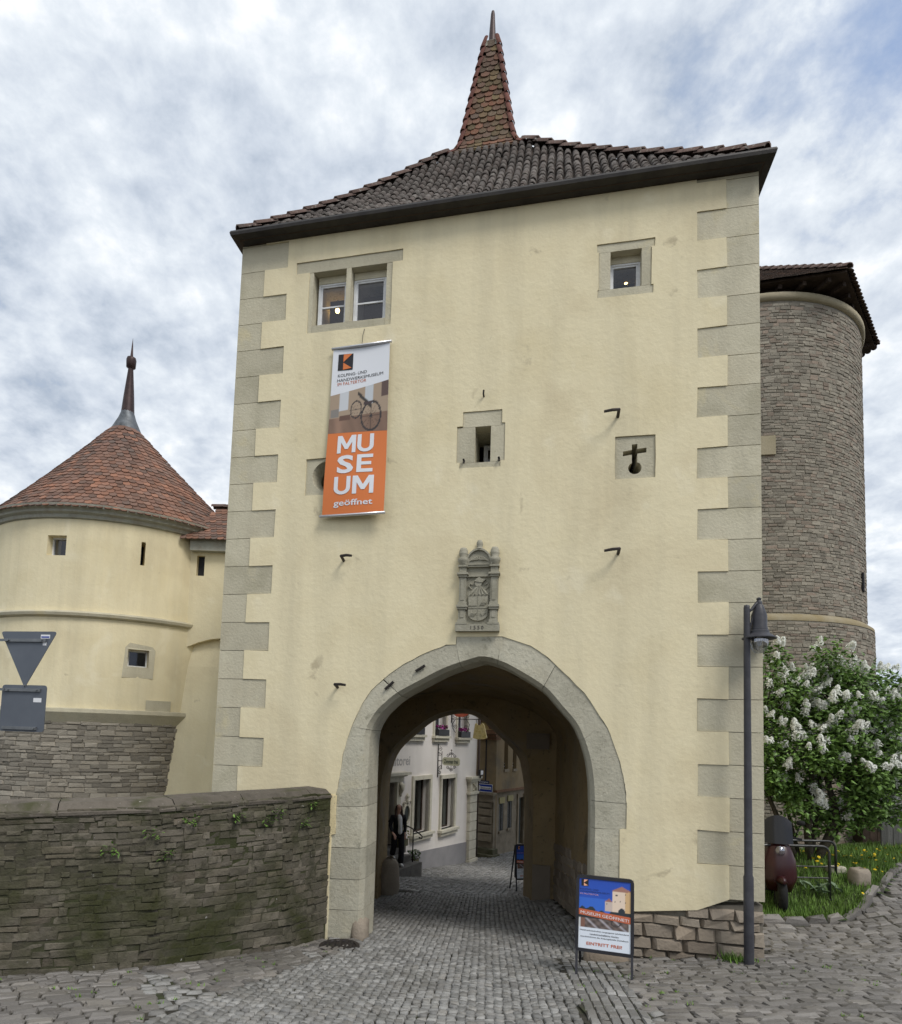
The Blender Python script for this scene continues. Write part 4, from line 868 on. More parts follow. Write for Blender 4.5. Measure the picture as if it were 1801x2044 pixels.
# ------------------------------------------------------------------ A-board signs
def aboard(P0, xdir, wd, ht, label, z0, lean=.16, full=True):
    """P0: ground point of the front-left foot; xdir across; front faces -y side"""
    X = Vector((*xdir, 0)).normalized(); B = Vector((-X.y, X.x, 0)); Zv = Vector((0, 0, 1))
    t = thing('folding_sign', label, 'sign', P0)
    P0 = Vector(P0)
    def S(x, y, o_=0.):   # on the leaning front plane; y height along it
        return P0+X*x+Zv*y+B*(lean*y/ht*1.0)-B*o_
    pan0, pan1 = ht*.24, ht
    mb = MB(); r_ = .05; op = []
    for cx, cy, a0 in ((wd-r_, pan0+r_, -90), (wd-r_, pan1-r_, 0), (r_, pan1-r_, 90), (r_, pan0+r_, 180)):
        op += [(cx+r_*math.cos(R(a0+22.5*i)), cy+r_*math.sin(R(a0+22.5*i))) for i in range(5)]
    fn = lambda u, o_, z: S(u, z, -o_)
    mb.poly([op, rect(.035, wd-.035, pan0+.035, pan1-.035)], -.012, .02, fn); mb.out('frame', BLK, t)
    for x in (.02, wd-.02):
        mb = MB(); mb.bar(S(x, -.02, 0), S(x, pan0+.06, 0), .026, .02, B); mb.out('leg', LAMPM, t)
        mb = MB(); q0 = P0+X*(x+.012)+B*(lean*2+.22)-Zv*.03; mb.bar(q0, S(x, ht-.02, -.03), .026, .02, B); mb.out('rear_leg', BLK, t)
    mb = MB(); mb.add([S(.03, pan0+.03, -.03)+B*.12, S(wd-.03, pan0+.03, -.03)+B*.12, S(wd-.03, pan1-.03, -.03), S(.03, pan1-.03, -.03)], [(3, 2, 1, 0)]); mb.out('rear_panel', BLK, t)
    def PP(x, y, o_=.004): return S(.035+(wd-.07)*x, pan0+.035+(pan1-pan0-.07)*y, o_)
    def pic(a, b):
        sk = np.array((.02, .1, .5))*(1-b)+np.array((.015, .07, .42))*b; sk = np.array((.03, .13, .56)) if b < .72 else sk
        if b < .30:
            c_ = np.array((.68, .73, .8))
        elif b < .435-.0*a:
            if a < .08 or a > .97: c_ = np.array((.6, .62, .62))
            else:
                v = .5+.5*math.sin(a*37)*math.sin(b*61+a*11); c_ = np.array((.12, .09, .08))*(.5+v)+np.array((.25, .26, .3))*max(0, math.sin(a*23+b*40))**4
                d = math.hypot((a-.72)/.1, (b-.4)/.05)
                if .75 < d < 1.05: c_ = np.array((.05, .04, .04))
            if .04 < a < .12 and b < .43: c_ = np.array((.2, .1, .07))
        else:
            c_ = sk
            if b < .56+.03*math.sin(a*9)+.02*math.sin(a*31): c_ = np.array((.02, .03, .035))
            if .5 < a < .65 and .56 < b < .69 and b > .5: c_ = np.array((.55, .45, .4))
            if abs(a-.585) < .085-(b-.69)*1.5 and .69 < b < .745: c_ = np.array((.3, .13, .12))
            if .65 < a and b > .56+.0: 
                if b < .845+.03*(a-.65): c_ = np.array((.72, .58, .46)) if a < .9 else np.array((.6, .4, .2))
                elif b < .93-abs(a-.83)*.35: c_ = np.array((.34, .17, .13))
            for wx, wy in ((.72, .8), (.74, .8), (.9, .82), (.7, .7), (.8, .715), (.9, .7), (.54, .66)):
                if abs(a-wx) < .011 and abs(b-wy) < .011: c_ = np.array((.06, .05, .05))
            if math.hypot((a-.83)/.065, max(0, (b-.56))/.06) < 1 and b < .62: c_ = np.array((.02, .03, .04))
        return tuple(np.clip(c_, 0, 1))
    raster('poster', lambda x, y: PP(x, y, .002), pic, 0, 1, 0, 1, 70, 96, t)
    sl = -.09
    mb = MB(); q = lambda x, y: PP(x, y, .005)
    mb.add([q(0, .475), q(1, .41), q(1, .505), q(0, .56)], [(0, 1, 2, 3)]); mb.out('red_band', RUST, t)
    mb = MB(); text(mb, 'mg', lambda x, y: PP(x, y, .008), .5, .487, .93, .05, slant=-.062); mb.out('lettering', SWHITE, t)
    mb = MB(); text(mb, 'ein', q, .5, .075, .68, .045); mb.out('lettering', RUST, t)
    mb = MB(); text(mb, 'l1', q, .5, .255, .94, .024); text(mb, 'l2', q, .5, .21, .55, .024); text(mb, 'l3', q, .5, .165, .92, .024); mb.out('lettering', INK, t)
    mb = MB(); text(mb, 'kol', q, .2, .845, .36, .022); text(mb, 'han', q, .31, .81, .56, .022); mb.out('lettering', flat('print_navy', (.02, .03, .1)), t)
    mb = MB(); text(mb, 'fal', q, .2, .776, .36, .022); mb.out('lettering', flat('print_salmon', (.6, .35, .4)), t)
    mb = MB(); mb.add([q(.04, .89), q(.18, .89), q(.18, .985), q(.04, .985)], [(0, 1, 2, 3)]); lg = mb.out('logo', INK, t)
    q2 = lambda a, b: PP(.04+.14*a, .89+.095*b, .009); mb = MB(); mb.add([q2(.35, .5), q2(.93, .98), q2(.35, .98)], [(0, 1, 2)]); mb.add([q2(.35, .02), q2(.93, .1), q2(.35, .46)], [(0, 1, 2)]); mb.out('logo_letter', flat('logo_orange', (.8, .4, .25)), lg)
    return t
aboard((1.86, 6.97, h(1.86, 6.97)), (.48, -.16), .62, 1.06, 'black framed folding sign with blue museum poster standing before the arch', .2)
aboard((2.53, 14.75, h(2.53, 14.75)), (.95, .25), .62, 1.08, 'black framed folding sign half hidden behind the rear arch of the passage', -.9, .1)
# ------------------------------------------------------------------ ROUND TOWER (left)
RX, RY, RR = -8.04, 16.9, 3.3
def rc(a, r_, z): return Vector((RX+r_*math.cos(a), RY+r_*math.sin(a), z))
rt_ = thing('round_tower', 'round yellow tower with cone roof of clay tiles and rubble stone foot', 'tower', (RX, RY, -1.2))
def cylwall(name, a0, a1, z0, z1, r_, holes, m_, parent, n=72, depth=.45):
    """cylinder wall with rectangular openings given as (a0,a1,z0,z1)"""
    As = sorted({a0+(a1-a0)*i/n for i in range(n+1)} | {x for q in holes for x in q[:2]}); Zs = sorted({z0, z1} | {x for q in holes for x in q[2:]})
    mb = MB(); 
    for a, b in zip(As, As[1:]):
        for c_, d_ in zip(Zs, Zs[1:]):
            am, zm = (a+b)/2, (c_+d_)/2
            if any(q[0] < am < q[1] and q[2] < zm < q[3] for q in holes): continue
            mb.add([rc(a, r_, c_), rc(b, r_, c_), rc(b, r_, d_), rc(a, r_, d_)], [(0, 1, 2, 3)])
    for q in holes:
        V = [rc(x, rr, z) for rr in (r_, r_-depth) for x, z in ((q[0], q[2]), (q[1], q[2]), (q[1], q[3]), (q[0], q[3]))]
        mb.add(V, [(i, (i+1) % 4, 4+(i+1) % 4, 4+i) for i in range(4)])
    return mb.out(name, m_, parent)
da = lambda dg_: R(dg_)
w1 = (da(-97), da(-89.3), 6.51, 6.97); w2 = (da(-64.0), da(-56.4), 4.07, 4.47); sl1 = (da(-61.8), da(-60.2), 6.45, 7.0)
cylwall('upper_wall', 0, 2*math.pi, 5.22, 7.5, RR, [tuple(x+2*math.pi if i < 2 else x for i, x in enumerate(q_)) for q_ in (w1, sl1)], YEL, rt_)
cylwall('lower_wall', 0, 2*math.pi, 3.0, 5.22, RR+.02, [tuple(x+2*math.pi if i < 2 else x for i, x in enumerate(w2))], YEL, rt_)
mb = MB(); mb.lathe((RX, RY, 0), [(RR-.5, 2.9), (RR-.5, 7.6), (.01, 7.6)], 40); mb.lathe((RX, RY, 0), [(.01, 2.95), (RR-.5, 2.95)], 40); mb.out('inner_wall', DARKR, rt_)
mb = MB(); mb.lathe((RX, RY, 0), [(RR, 5.26), (RR+.1, 5.24), (RR+.12, 5.2), (RR+.1, 5.14), (RR+.02, 5.1)], 96); mb.out('string_course', QUO, rt_)
mb = MB(); mb.lathe((RX, RY, 0), [(RR+.02, 3.08), (RR+.12, 3.06), (RR+.13, 2.98), (RR-.02, 2.72)], 96); mb.out('ledge', QUO, rt_)
mb = MB()
for i in range(9): a, b = R(-56.4+9.5*i/9), R(-56.4+9.5*(i+1)/9); mb.add([rc(a, RR+.05, 3.06), rc(b, RR+.05, 3.06), rc(b, RR+.05, 3.32), rc(a, RR+.05, 3.32), rc(b, RR, 3.32), rc(a, RR, 3.32)], [(0, 1, 2, 3), (3, 2, 4, 5)])
mb.out('ledge_block', QUO, rt_)
mb = MB(); mb.lathe((RX, RY, 0), [(RR, 7.36), (RR+.05, 7.38), (RR+.07, 7.45), (RR+.14, 7.49), (RR+.15, 7.54), (RR+.2, 7.58), (RR+.22, 7.66), (RR+.05, 7.7)], 96); mb.out('cornice', CORN, rt_)
for q_, nm, bars in ((w1, 'w', True), (w2, 'w', True)):
    a0, a1, z0, z1 = q_; r_ = RR-.2; f = MB(); t = R(.55)
    ins = .04
    for A, B_ in (((a0, z0), (a1, z0+ins)), ((a0, z1-ins), (a1, z1)), ((a0, z0), (a0+t, z1)), ((a1-t, z0), (a1, z1))):
        V = [rc(x, rr, z) for rr in (r_+.03, r_-.03) for x, z in ((A[0], A[1]), (B_[0], A[1]), (B_[0], B_[1]), (A[0], B_[1]))]; f.add(V, [(0, 1, 2, 3)]+[(i, i+4, (i+1) % 4+4, (i+1) % 4) for i in range(4)])
    fo = f.out('window_frame', WHITEF, rt_); p_ = MB(); p_.add([rc(a0, r_, z0), rc(a1, r_, z0), rc(a1, r_, z1), rc(a0, r_, z1)], [(0, 1, 2, 3)]); p_.out('pane', PANE, fo)
sur = [(-65.7, 3.82), (-54.4, 3.82), (-54.0, 4.48), (-55.2, 4.56), (-63.5, 4.62), (-65.0, 4.52)]
mb = MB(); hole = [(-64, 4.07), (-56.4, 4.07), (-56.4, 4.47), (-64, 4.47)]
mb.poly([sur, hole], RR+.035, RR-.05, lambda a, o_, z: rc(R(a), o_, z)); mb.out('window_surround', QUO, rt_)
# rubble foot of the round tower
mb = MB(); mb.lathe((RX, RY, 0), [(RR-.012, -2), (RR-.012, 2.76)], 72); foot = mb.out('foot_wall', MORT, rt_); its = []
z = .55
while z < 2.72:
    hh = random.uniform(.06, .13); a = R(-150)
    while a < R(-20):
        ln = random.uniform(.14, .42); am = a+ln/2/RR; X = Vector((-math.sin(am), math.cos(am), 0)); Zx = Vector((math.cos(am), math.sin(am), 0))
        its.append(fr(rc(am, RR-.002+random.uniform(-.005, .016), z+hh/2+random.uniform(-.012, .012)), X, Vector((0, 0, 1)), Zx, ln*.96, hh*random.uniform(.75, .95), .035)); a += ln/RR
    z += hh
pieces(foot, 'rubble_stone', its, STNF, RUB, 300, vis=lambda x, y: x < 375 and y < 1610, stuff='rubble_stones')
# cone roof of flat tiles; apex stands a little off the axis as in the building
AX, AY, AZ = -8.5, 16.95, 11.05
cone = MB(); nr = 26; V = []
def cr(t, a):  # t 0 eave .. 1 top ; concave flare near the eave
    r0 = RR+.18; r_ = r0*(1-t)+.42*t; z = 7.62+(AZ-7.62)*(t*.92+.08*t*t); cx = RX+(AX-RX)*t; cy = RY+(AY-RY)*t; return Vector((cx+r_*math.cos(a), cy+r_*math.sin(a), z)), r_
for i in range(nr+1):
    for j in range(60): V.append(cr(i/nr, 2*math.pi*j/60)[0]-Vector((0, 0, .04)))
cone.add(V, [(i*60+j, i*60+(j+1) % 60, (i+1)*60+(j+1) % 60, (i+1)*60+j) for i in range(nr) for j in range(60)]); cone = cone.out('cone_roof', DWOOD, rt_, True); its = []
NR = 27
for i in range(NR):
    t = (i+.35)/NR; r_ = cr(t, 0)[1]; n = int(2*math.pi*r_/.165)
    for j in range(n):
        a = 2*math.pi*(j+.5*(i % 2))/n
        if not R(150) < a % (2*math.pi) < R(400): continue
        p = cr(t, a)[0]; p1 = cr(t+.01, a)[0]; Y = (p1-p).normalized(); X = Vector((-math.sin(a), math.cos(a), 0)); X = (X-Y*X.dot(Y)).normalized(); Z = X.cross(Y)
        its.append(fr(p+Z*(.01+random.uniform(0, .012))+X*random.uniform(-.008, .008), X, (Y-Z*.1).normalized(), (Z+Y*.1).normalized(), 2*math.pi*r_/n*.97, .165*1.75, .02))
pieces(cone, 'flat_tile', its, BIB, CONE, 300, stuff='flat_tiles')
mb = MB(); mb.lathe((AX, AY, 0), [(.47, AZ-.1), (.4, AZ+.05), (.24, AZ+.4), (.17, AZ+.62)], 16); mb.out('lead_collar', mat('lead', [(.06, .065, .07), (.16, .175, .19)], 5, .5, metal=.5), rt_, True)
mb = MB(); RBM = _m['red_brown_metal']
mb.lathe((AX, AY, 0), [(.18, AZ+.55), (.14, AZ+1.1), (.07, AZ+1.9), (.075, AZ+1.93), (.125, AZ+1.96), (.135, AZ+2.18), (.12, AZ+2.24), (.04, AZ+2.28), (.02, AZ+2.6), (.001, AZ+2.85)], 14); mb.out('finial', RBM, rt_, True)
# ------------------------------------------------------------------ LINKING WALL between round tower and gate
lk = thing('linking_wall', 'narrow yellow wall with small tiled roof between round tower and gate tower', 'wall', (-3.6, 15.2, -1))
YW = 14.7
def lw(x, o_, z): return Vector((x, YW+o_, z))
arcp = [(-5.95, 4.5), (-5.65, 4.62), (-5.3, 4.78), (-5.0, 4.87), (-4.7, 4.91), (-4.2, 4.93), (-1.6, 4.93)]
mb = MB(); mb.poly([[*arcp, (-1.6, 7.05), (-5.95, 7.05)], rect(-5.43, -5.24, 6.42, 6.92)], 0, .5, lw); mb.out('upper_wall', YEL, lk)
mb = MB(); mb.box((-5.5, .12, 6.36), (-5.15, .16, 6.98), lw); mb.out('loophole_back', DARKR, lk)
mb = MB(); mb.add([lw(-5.9, -.42, -1.6), lw(-1.6, -.42, -1.6), lw(-1.6, .05, 4.2), lw(-5.9, .05, 4.2), lw(-1.6, .2, 5.0), lw(-5.9, .2, 5.0), lw(-1.6, .9, 5.0), lw(-5.9, .9, 5.0)], [(0, 1, 2, 3), (3, 2, 4, 5), (5, 4, 6, 7)]); mb.out('lower_wall', YEL, lk)
mb = MB(); mb.poly([[(-.1, 7.0), (.12, 7.0), (.12, 7.3), (-.02, 7.3), (-.1, 7.26), (-.16, 7.26)]], -5.55, -1.6, lambda u, o_, z: Vector((o_, YW-u-.06 if True else 0, z))); mb.out('cornice', CORN, lk)
mb = MB(); mb.add([lw(-5.72, -.25, 7.26), lw(-1.5, -.25, 7.3), lw(-1.5, 1.0, 8.5), lw(-5.3, 1.0, 8.46), lw(-5.6, 2.2, 7.5), lw(-1.5, 2.2, 7.3)], [(0, 1, 2, 3), (3, 2, 5, 4)]); lroof = mb.out('roof', DWOOD, lk); its = []
Y = Vector((0, 1.25, 1.2)).normalized(); X = Vector((1, 0, 0)); Z = X.cross(Y)
for i in range(13):
    for j in range(28):
        p = lw(-5.7+.15*j+.075*(i % 2)+.035*i, -.25, 7.27)+Y*(.13*i+.05)+Z*.02
        if p.x < -1.5: its.append(fr(p+Z*random.uniform(0, .01), X, (Y-Z*.1).normalized(), (Z+Y*.1).normalized(), .146, .26, .018))
pieces(lroof, 'flat_tile', its, BIB, CONE, 300)
mb = MB()
hp = [fr(lw(-5.3+.32*i, 1.0, 8.5), Vector((0, -1, 0)), Vector((1, 0, .06)).normalized(), Vector((-.06, 0, 1)).normalized(), .22, .36, .1) for i in range(12)]
pieces(lroof, 'ridge_tile', hp, BAR, HIPD, 300, smooth=True)
# ------------------------------------------------------------------ PARAPET WALL (left, mossy)
par = thing('parapet_wall', 'long mossy rubble parapet wall running up to the arch', 'wall', (-3.5, 6.6, .2))
ptop = lambda s: 1.83+.02*math.sin(s*.9)
mb = MB(); V = []; n = 40
for i in range(n+1):
    s = PLEN*i/n; (x, y), a = polyline_at(PAR, s); nx, ny = -math.sin(a), math.cos(a)
    for o_ in (.004, .42): V += [(x+nx*o_, y+ny*o_, h(x, y)-.3), (x+nx*o_, y+ny*o_, ptop(s))]
mb.add(V, [(4*i, 4*i+4, 4*i+5, 4*i+1) for i in range(n)]+[(4*i+2, 4*i+3, 4*i+7, 4*i+6) for i in range(n)]+[(4*i+1, 4*i+5, 4*i+7, 4*i+3) for i in range(n)]); pcore = mb.out('mortar_core', MOSSB, par)
its = []; lev = 0.; hs = []
while lev < 1.0: q = random.uniform(.025, .065); hs.append((lev, q)); lev += q
for lev, q in hs:
    s = 3.2+random.uniform(0, .2)
    while s < PLEN-.02:
        ln = random.choice((random.uniform(.06, .16), random.uniform(.12, .3)))*(1.3 if lev < .3 else 1); sm = s+ln/2
        if sm > PLEN: break
        (x, y), a = polyline_at(PAR, sm); b_ = h(x, y)-.05; hh = ptop(sm)-b_
        Zx = Vector((math.sin(a), -math.cos(a), 0)); X = Vector((math.cos(a), math.sin(a), 0)); dzdx = .0
        (x2, y2), _ = polyline_at(PAR, min(sm+.2, PLEN)); sl = (h(x2, y2)-h(x, y))/.2*(1-lev/1.0); X = (X+Vector((0, 0, sl*.8))).normalized(); Yx = Zx.cross(X)
        its.append(fr(Vector((x, y, b_+hh*(lev+q/2)+random.uniform(-.012, .012)))+Zx*random.uniform(-.004, .014), X, Yx, Zx, ln*1.0, hh*q*random.uniform(.75, 1.08), .03)); s += ln
pieces(pcore, 'rubble_stone', its, STNF, MOSSY, 300, stuff='rubble_stones')
s = 1.5
while s < PLEN-.05:
    ln = min(random.uniform(.75, 1.15), PLEN-s); mb = MB(); V = []; k = 5
    for i in range(k):
        (x, y), a = polyline_at(PAR, s+.006+(ln-.012)*i/(k-1)); nx, ny = -math.sin(a), math.cos(a); zt = ptop(s+ln*i/(k-1)); jz = random.uniform(-.008, .008)
        for o_, dz in ((-.018, -.02), (-.02, .01+jz), (.09, .1+jz), (.34, .12), (.44, .02), (.44, -.02)): V.append((x+nx*o_, y+ny*o_, zt+dz))
    mb.add(V, [(6*i+j, 6*i+6+j, 6*i+6+(j+1) % 6, 6*i+(j+1) % 6) for i in range(k-1) for j in range(6)]+[tuple(range(6)), tuple(range(6*k-1, 6*k-7, -1))]); mb.out('coping_stone', COPE, par); s += ln
# small wall plants
mb = MB()
for cx_, zc_ in ((1.05, 1.72), (.6, 1.55), (1.2, 1.62), (2.6, 1.6), (3.0, 1.45), (4.6, 1.2), (.45, 1.75), (2.2, 1.7), (2.45, 1.35), (5.3, 1.5), (1.6, 1.7)):
    (x, y), a = polyline_at(PAR, PLEN-cx_)
    for k in range(26):
        b = random.uniform(-1.2, 1.2); L_ = random.uniform(.03, .1); bx, bz = random.uniform(-.09, .09), random.uniform(-.05, .05); p = Vector((x+math.sin(a)*.03+math.cos(a)*bx, y-math.cos(a)*.03+math.sin(a)*bx, zc_+bz)); d = Vector((math.cos(a)*math.sin(b)+math.sin(a)*.7, math.sin(a)*math.sin(b)-math.cos(a)*.7, random.uniform(-.6, .7))).normalized(); sd_ = d.cross(Vector((0, 0, 1))).normalized()*.012
        mb.add([p, p+d*L_*.5+sd_, p+d*L_, p+d*L_*.5-sd_], [(0, 1, 2, 3)], random.random())
mb.out('wall_plants', LEAF, par, kind='stuff')
# drain grate in the gutter
dr = MB(); cx_, cy_ = -.86, 8.06; zc_ = h(cx_, cy_)+.012
dr.lathe((cx_, cy_, 0), [(.26, zc_-.02), (.26, zc_), (.22, zc_), (.21, zc_-.012), (.001, zc_-.012)], 20)
drn = thing('drain_cover', 'round dark iron drain cover in the gutter by the arch', 'drain', (cx_, cy_, zc_)); dr.out('ring', IRON, drn)
for k in range(5):
    mb = MB(); xx = -.15+.075*k; ly = math.sqrt(.045-xx*xx); mb.box((cx_+xx-.014, cy_-ly, zc_-.012), (cx_+xx+.014, cy_+ly, zc_+.002)); mb.out('grate_bar', IRON, drn)
# ------------------------------------------------------------------ STONE TOWER (right)
SX, SY, SR = 9.6, 18.78, 3.5
stw = thing('stone_tower', 'tall round grey rubble stone tower under an overhanging tiled roof', 'tower', (SX, SY, .3))
def sc_(a, r_, z): return Vector((SX+r_*math.cos(a), SY+r_*math.sin(a), z))
mb = MB(); mb.lathe((SX, SY, 0), [(SR-.006, 6.0), (SR-.006, 14.5)], 72); shaft = mb.out('shaft', TMORT, stw, True)
mb = MB(); mb.lathe((SX, SY, 0), [(SR+.158, -1), (SR+.158, 5.9)], 72); sfoot = mb.out('foot_wall', TMORT, stw, True)
mb = MB(); mb.lathe((SX, SY, 0), [(SR+.17, 5.9), (SR+.165, 5.98), (SR+.02, 6.1), (SR-.05, 6.1)], 72); mb.out('ledge', mat('yellow_lichen_stone', [(.24, .19, .1), (.3, .26, .18)], 2, .9, .4, 24), stw, True)
mb = MB(); mb.lathe((SX, SY, 0), [(SR, 14.44), (SR+.06, 14.46), (SR+.09, 14.52), (SR+.09, 14.62), (SR+.02, 14.66)], 72); mb.out('cap_ring', mat('cream_cap_stone', [(.3, .26, .17), (.38, .33, .23)], 2, .9, .4, 24), stw, True)
for par_, r_, z0, z1, nm in ((shaft, SR, 6.12, 14.38, 'a'), (sfoot, SR+.165, .2, 5.86, 'b')):
    its = []; z = z0
    while z < z1:
        hh = min(random.uniform(.055, .12), max(.04, z1-z)); a = R(-128)
        while a < R(-22):
            ln = random.uniform(.08, .3); am = a+ln/2/r_
            X = Vector((-math.sin(am), math.cos(am), 0)); Zx = Vector((math.cos(am), math.sin(am), 0))
            its.append(fr(sc_(am, r_+random.uniform(-.004, .012), z+hh/2+random.uniform(-.015, .015)), X, Vector((0, 0, 1)), Zx, ln*.95, hh*random.uniform(.7, .95), .025)); a += ln/r_
        z += hh
    pieces(par_, 'rubble_stone', its, STNF, TWR, 300, vis=lambda x, y: x > 1532, stuff='rubble_stones')
mb = MB(); mb.box((-.1, 0, 0), (.1, .04, .5), lambda x, y_, z: sc_(R(-49.5), SR+y_, 6.95+z)+Vector((.66, .75, 0))*x); mb.out('loophole', DARKR, stw)
mb = MB(); mb.box((-.22, 0, 0), (.22, .05, .5), lambda x, y_, z: sc_(R(-102), SR+y_, 10.25+z)+Vector((1, -.2, 0))*x); mb.out('putlog_stone', _m['cream_cap_stone'], stw)
# hexagonal roof
HA = [R(-75+60*k) for k in range(6)]; HR, HZ, APZ = 4.12, 14.95, 18.0
hv = lambda k, r_, z: Vector((SX+r_*math.cos(HA[k % 6]), SY+r_*math.sin(HA[k % 6]), z))
mb = MB(); ap = Vector((SX, SY, APZ)); V = [hv(k, HR, HZ) for k in range(6)]+[ap]+[hv(k, HR, HZ-.06) for k in range(6)]+[hv(k, SR-.6, HZ-.05) for k in range(6)]
mb.add(V, [(k, (k+1) % 6, 6) for k in range(6)]+[(k, 7+k, 7+(k+1) % 6, (k+1) % 6) for k in range(6)]+[(7+k, 13+k, 13+(k+1) % 6, 7+(k+1) % 6) for k in range(6)]); sroof = mb.out('roof', DWOOD, stw)
mb = MB(); mb.lathe((SX, SY, 0), [(SR-.2, 14.66), (SR-.2, HZ-.05)], 40); mb.out('wall_plate', DWOOD, stw)
for k in range(6):
    for j in range(7):
        t = (j+.5)/7; e = hv(k, HR-.12, HZ-.12)*(1-t)+hv(k+1, HR-.12, HZ-.12)*t; d_ = (Vector((SX, SY, 0))-Vector((e.x, e.y, 0))).normalized()
        mb = MB(); mb.bar(e, e+d_*1.4, .1, .12); mb.out('rafter', DWOOD, sroof)
its = []; hip = []
for k in (5, 0, 1, 4):
    a0, b0 = hv(k, HR+.06, HZ), hv(k+1, HR+.06, HZ); mid = (a0+b0)/2; Y = (ap-mid); sl = Y.length; Y = Y.normalized(); X = (b0-a0).normalized(); Z = X.cross(Y); wid = (b0-a0).length
    NRr = int(sl/.19)
    for i in range(NRr):
        t = (i+.4)/NRr; hw = wid/2*(1-t); n = int(2*hw/.18)
        for j in range(n):
            s = -hw+(j+.5)*2*hw/n; p = mid+Y*(sl*t)+X*s+Z*.015; its.append(fr(p+Z*random.uniform(0, .012), X, (Y-Z*.1).normalized(), (Z+Y*.1).normalized(), 2*hw/n*.97, .34, .022))
for k in range(6):
    a0 = hv(k, HR+.04, HZ); Y = (ap-a0); L_ = Y.length; Y.normalize(); o_ = Vector((math.cos(HA[k]), math.sin(HA[k]), 0)); X = Y.cross(o_).normalized(); Z = X.cross(Y)
    if Z.z < 0: X, Z = -X, -Z
    for i in range(16): hip.append(fr(a0+Y*(L_*(i+.5)/16)+Z*.03, X, (Y-Z*.08).normalized(), (Z+Y*.08).normalized(), .24, L_/16*1.1, .1))
pieces(sroof, 'flat_tile', its, BIB, STT, 300, vis=lambda x, y: x > 1500, stuff='flat_tiles'); pieces(sroof, 'hip_tile', hip, BAR, HIPD, 300, smooth=True)
# ------------------------------------------------------------------ STREET LAMP
lp = g(3.22, -.24, 0); lx, ly = lp.x, lp.y; lz = h(lx, ly)
lamp = thing('street_lamp', 'dark grey street lamp with bell shade at the right corner of the gate', 'lamp', (lx, ly, lz))
mb = MB(); mb.lathe((lx, ly, 0), [(.055, lz-.05), (.055, lz+1.0), (.046, lz+1.02), (.038, 3.7), (.038, 3.72), (.035, 4.42), (.03, 4.45), (.001, 4.46)], 14); mb.out('post', LAMPM, lamp, True)
hx, hy = lx+.155, ly+.01
mb = MB(); mb.tube([(lx, ly, 4.36), (lx+.06, ly, 4.4), (lx+.11, ly, 4.47), (hx, hy, 4.5)], .018, 8); mb.tube([(lx+.02, ly, 4.0), (lx+.045, ly, 4.2), (lx+.1, ly, 4.4)], .012, 6); mb.out('bracket', LAMPM, lamp, True)
mb = MB(); mb.lathe((hx, hy, 0), [(.001, 4.56), (.012, 4.555), (.03, 4.54), (.022, 4.52), (.035, 4.5), (.035, 4.47), (.05, 4.45), (.062, 4.41), (.088, 4.33), (.088, 4.19), (.096, 4.17), (.096, 4.15), (.108, 4.14), (.112, 4.11), (.19, 4.055), (.19, 4.045), (.11, 4.09), (.001, 4.1)], 28); smooth_angle(mb.out('bell_shade', LAMPM, lamp))
mb = MB(); mb.lathe((hx, hy, 0), [(.098, 4.075), (.1, 3.99), (.085, 3.92), (.05, 3.875), (.001, 3.865)], 24); mb.out('glass_bowl', LGLASS, lamp, True)
mb = MB(); mb.lathe((hx, hy, 0), [(.02, 4.09), (.03, 4.03), (.028, 3.97), (.001, 3.95)], 12); mb.out('bulb', SWHITE, lamp, True)
# ------------------------------------------------------------------ LILAC BUSH
lil = thing('lilac_bush', 'lilac bush with many white blossom clusters beside the stone tower', 'bush', (6.95, 10.8, h(6.95, 10.8)))
bz = h(6.95, 10.8); rr = random.Random(5)
stems = [((6.95, 10.8), [(6.9, 10.8, bz+.5), (7.05, 10.85, bz+1.0), (7.0, 10.9, bz+2.2)], .07), ((7.02, 10.78), [(7.25, 10.8, bz+.35), (7.42, 10.8, bz+.8), (7.3, 10.9, bz+1.5), (7.6, 11, bz+2.6)], .08), ((6.98, 10.85), [(7.1, 10.9, bz+.5), (7.22, 10.9, bz+1.1), (7.2, 11, bz+2.0)], .05), ((6.8, 10.9), [(6.5, 11, bz+.7), (6.2, 11, bz+1.4), (6.3, 11, bz+2.4)], .05), ((6.9, 11), [(6.75, 11.1, bz+.8), (6.6, 11.1, bz+1.9)], .04), ((7.1, 10.9), [(7.9, 11, bz+1.0), (8.5, 11.1, bz+1.8)], .045), ((6.3, 11.2), [(6.15, 11.2, bz+.6), (6.2, 11.1, bz+1.5)], .04)]
tips = []
for (x, y), pts, r_ in stems:
    P = [(x, y, h(x, y)-.05)]+pts; mb = MB(); mb.tube(P, [r_*(1-.55*i/len(pts)) for i in range(len(P))], 8); mb.out('stem', BARK, lil, True)
    tips += pts[1:]
mb = MB(); clumps = []
while len(clumps) < 190:
    a, b, c_ = rr.uniform(-1, 1), rr.uniform(-1, 1), rr.uniform(-1, 1); d = math.sqrt(a*a+b*b+c_*c_)
    if not .35 < d < 1: continue
    q = Vector((7.65+1.85*a, 11.1+.95*b, 2.75+1.5*c_))
    if q.x < 5.75: continue
    if q.x < 6.9 and q.z > 4.0 and rr.random() < .6: continue
    clumps.append(q)
clumps += [Vector(p) for p in ((6.15, 10.7, 4.15), (6.35, 10.7, 4.35), (6.2, 10.8, 3.5), (7.15, 10.6, 4.4), (7.3, 10.7, 4.2), (7.7, 10.7, 4.05), (8.1, 10.7, 3.95), (8.5, 10.7, 3.9), (6.1, 10.6, 2.7), (6.2, 10.6, 2.2), (6.5, 10.5, 3.7))]
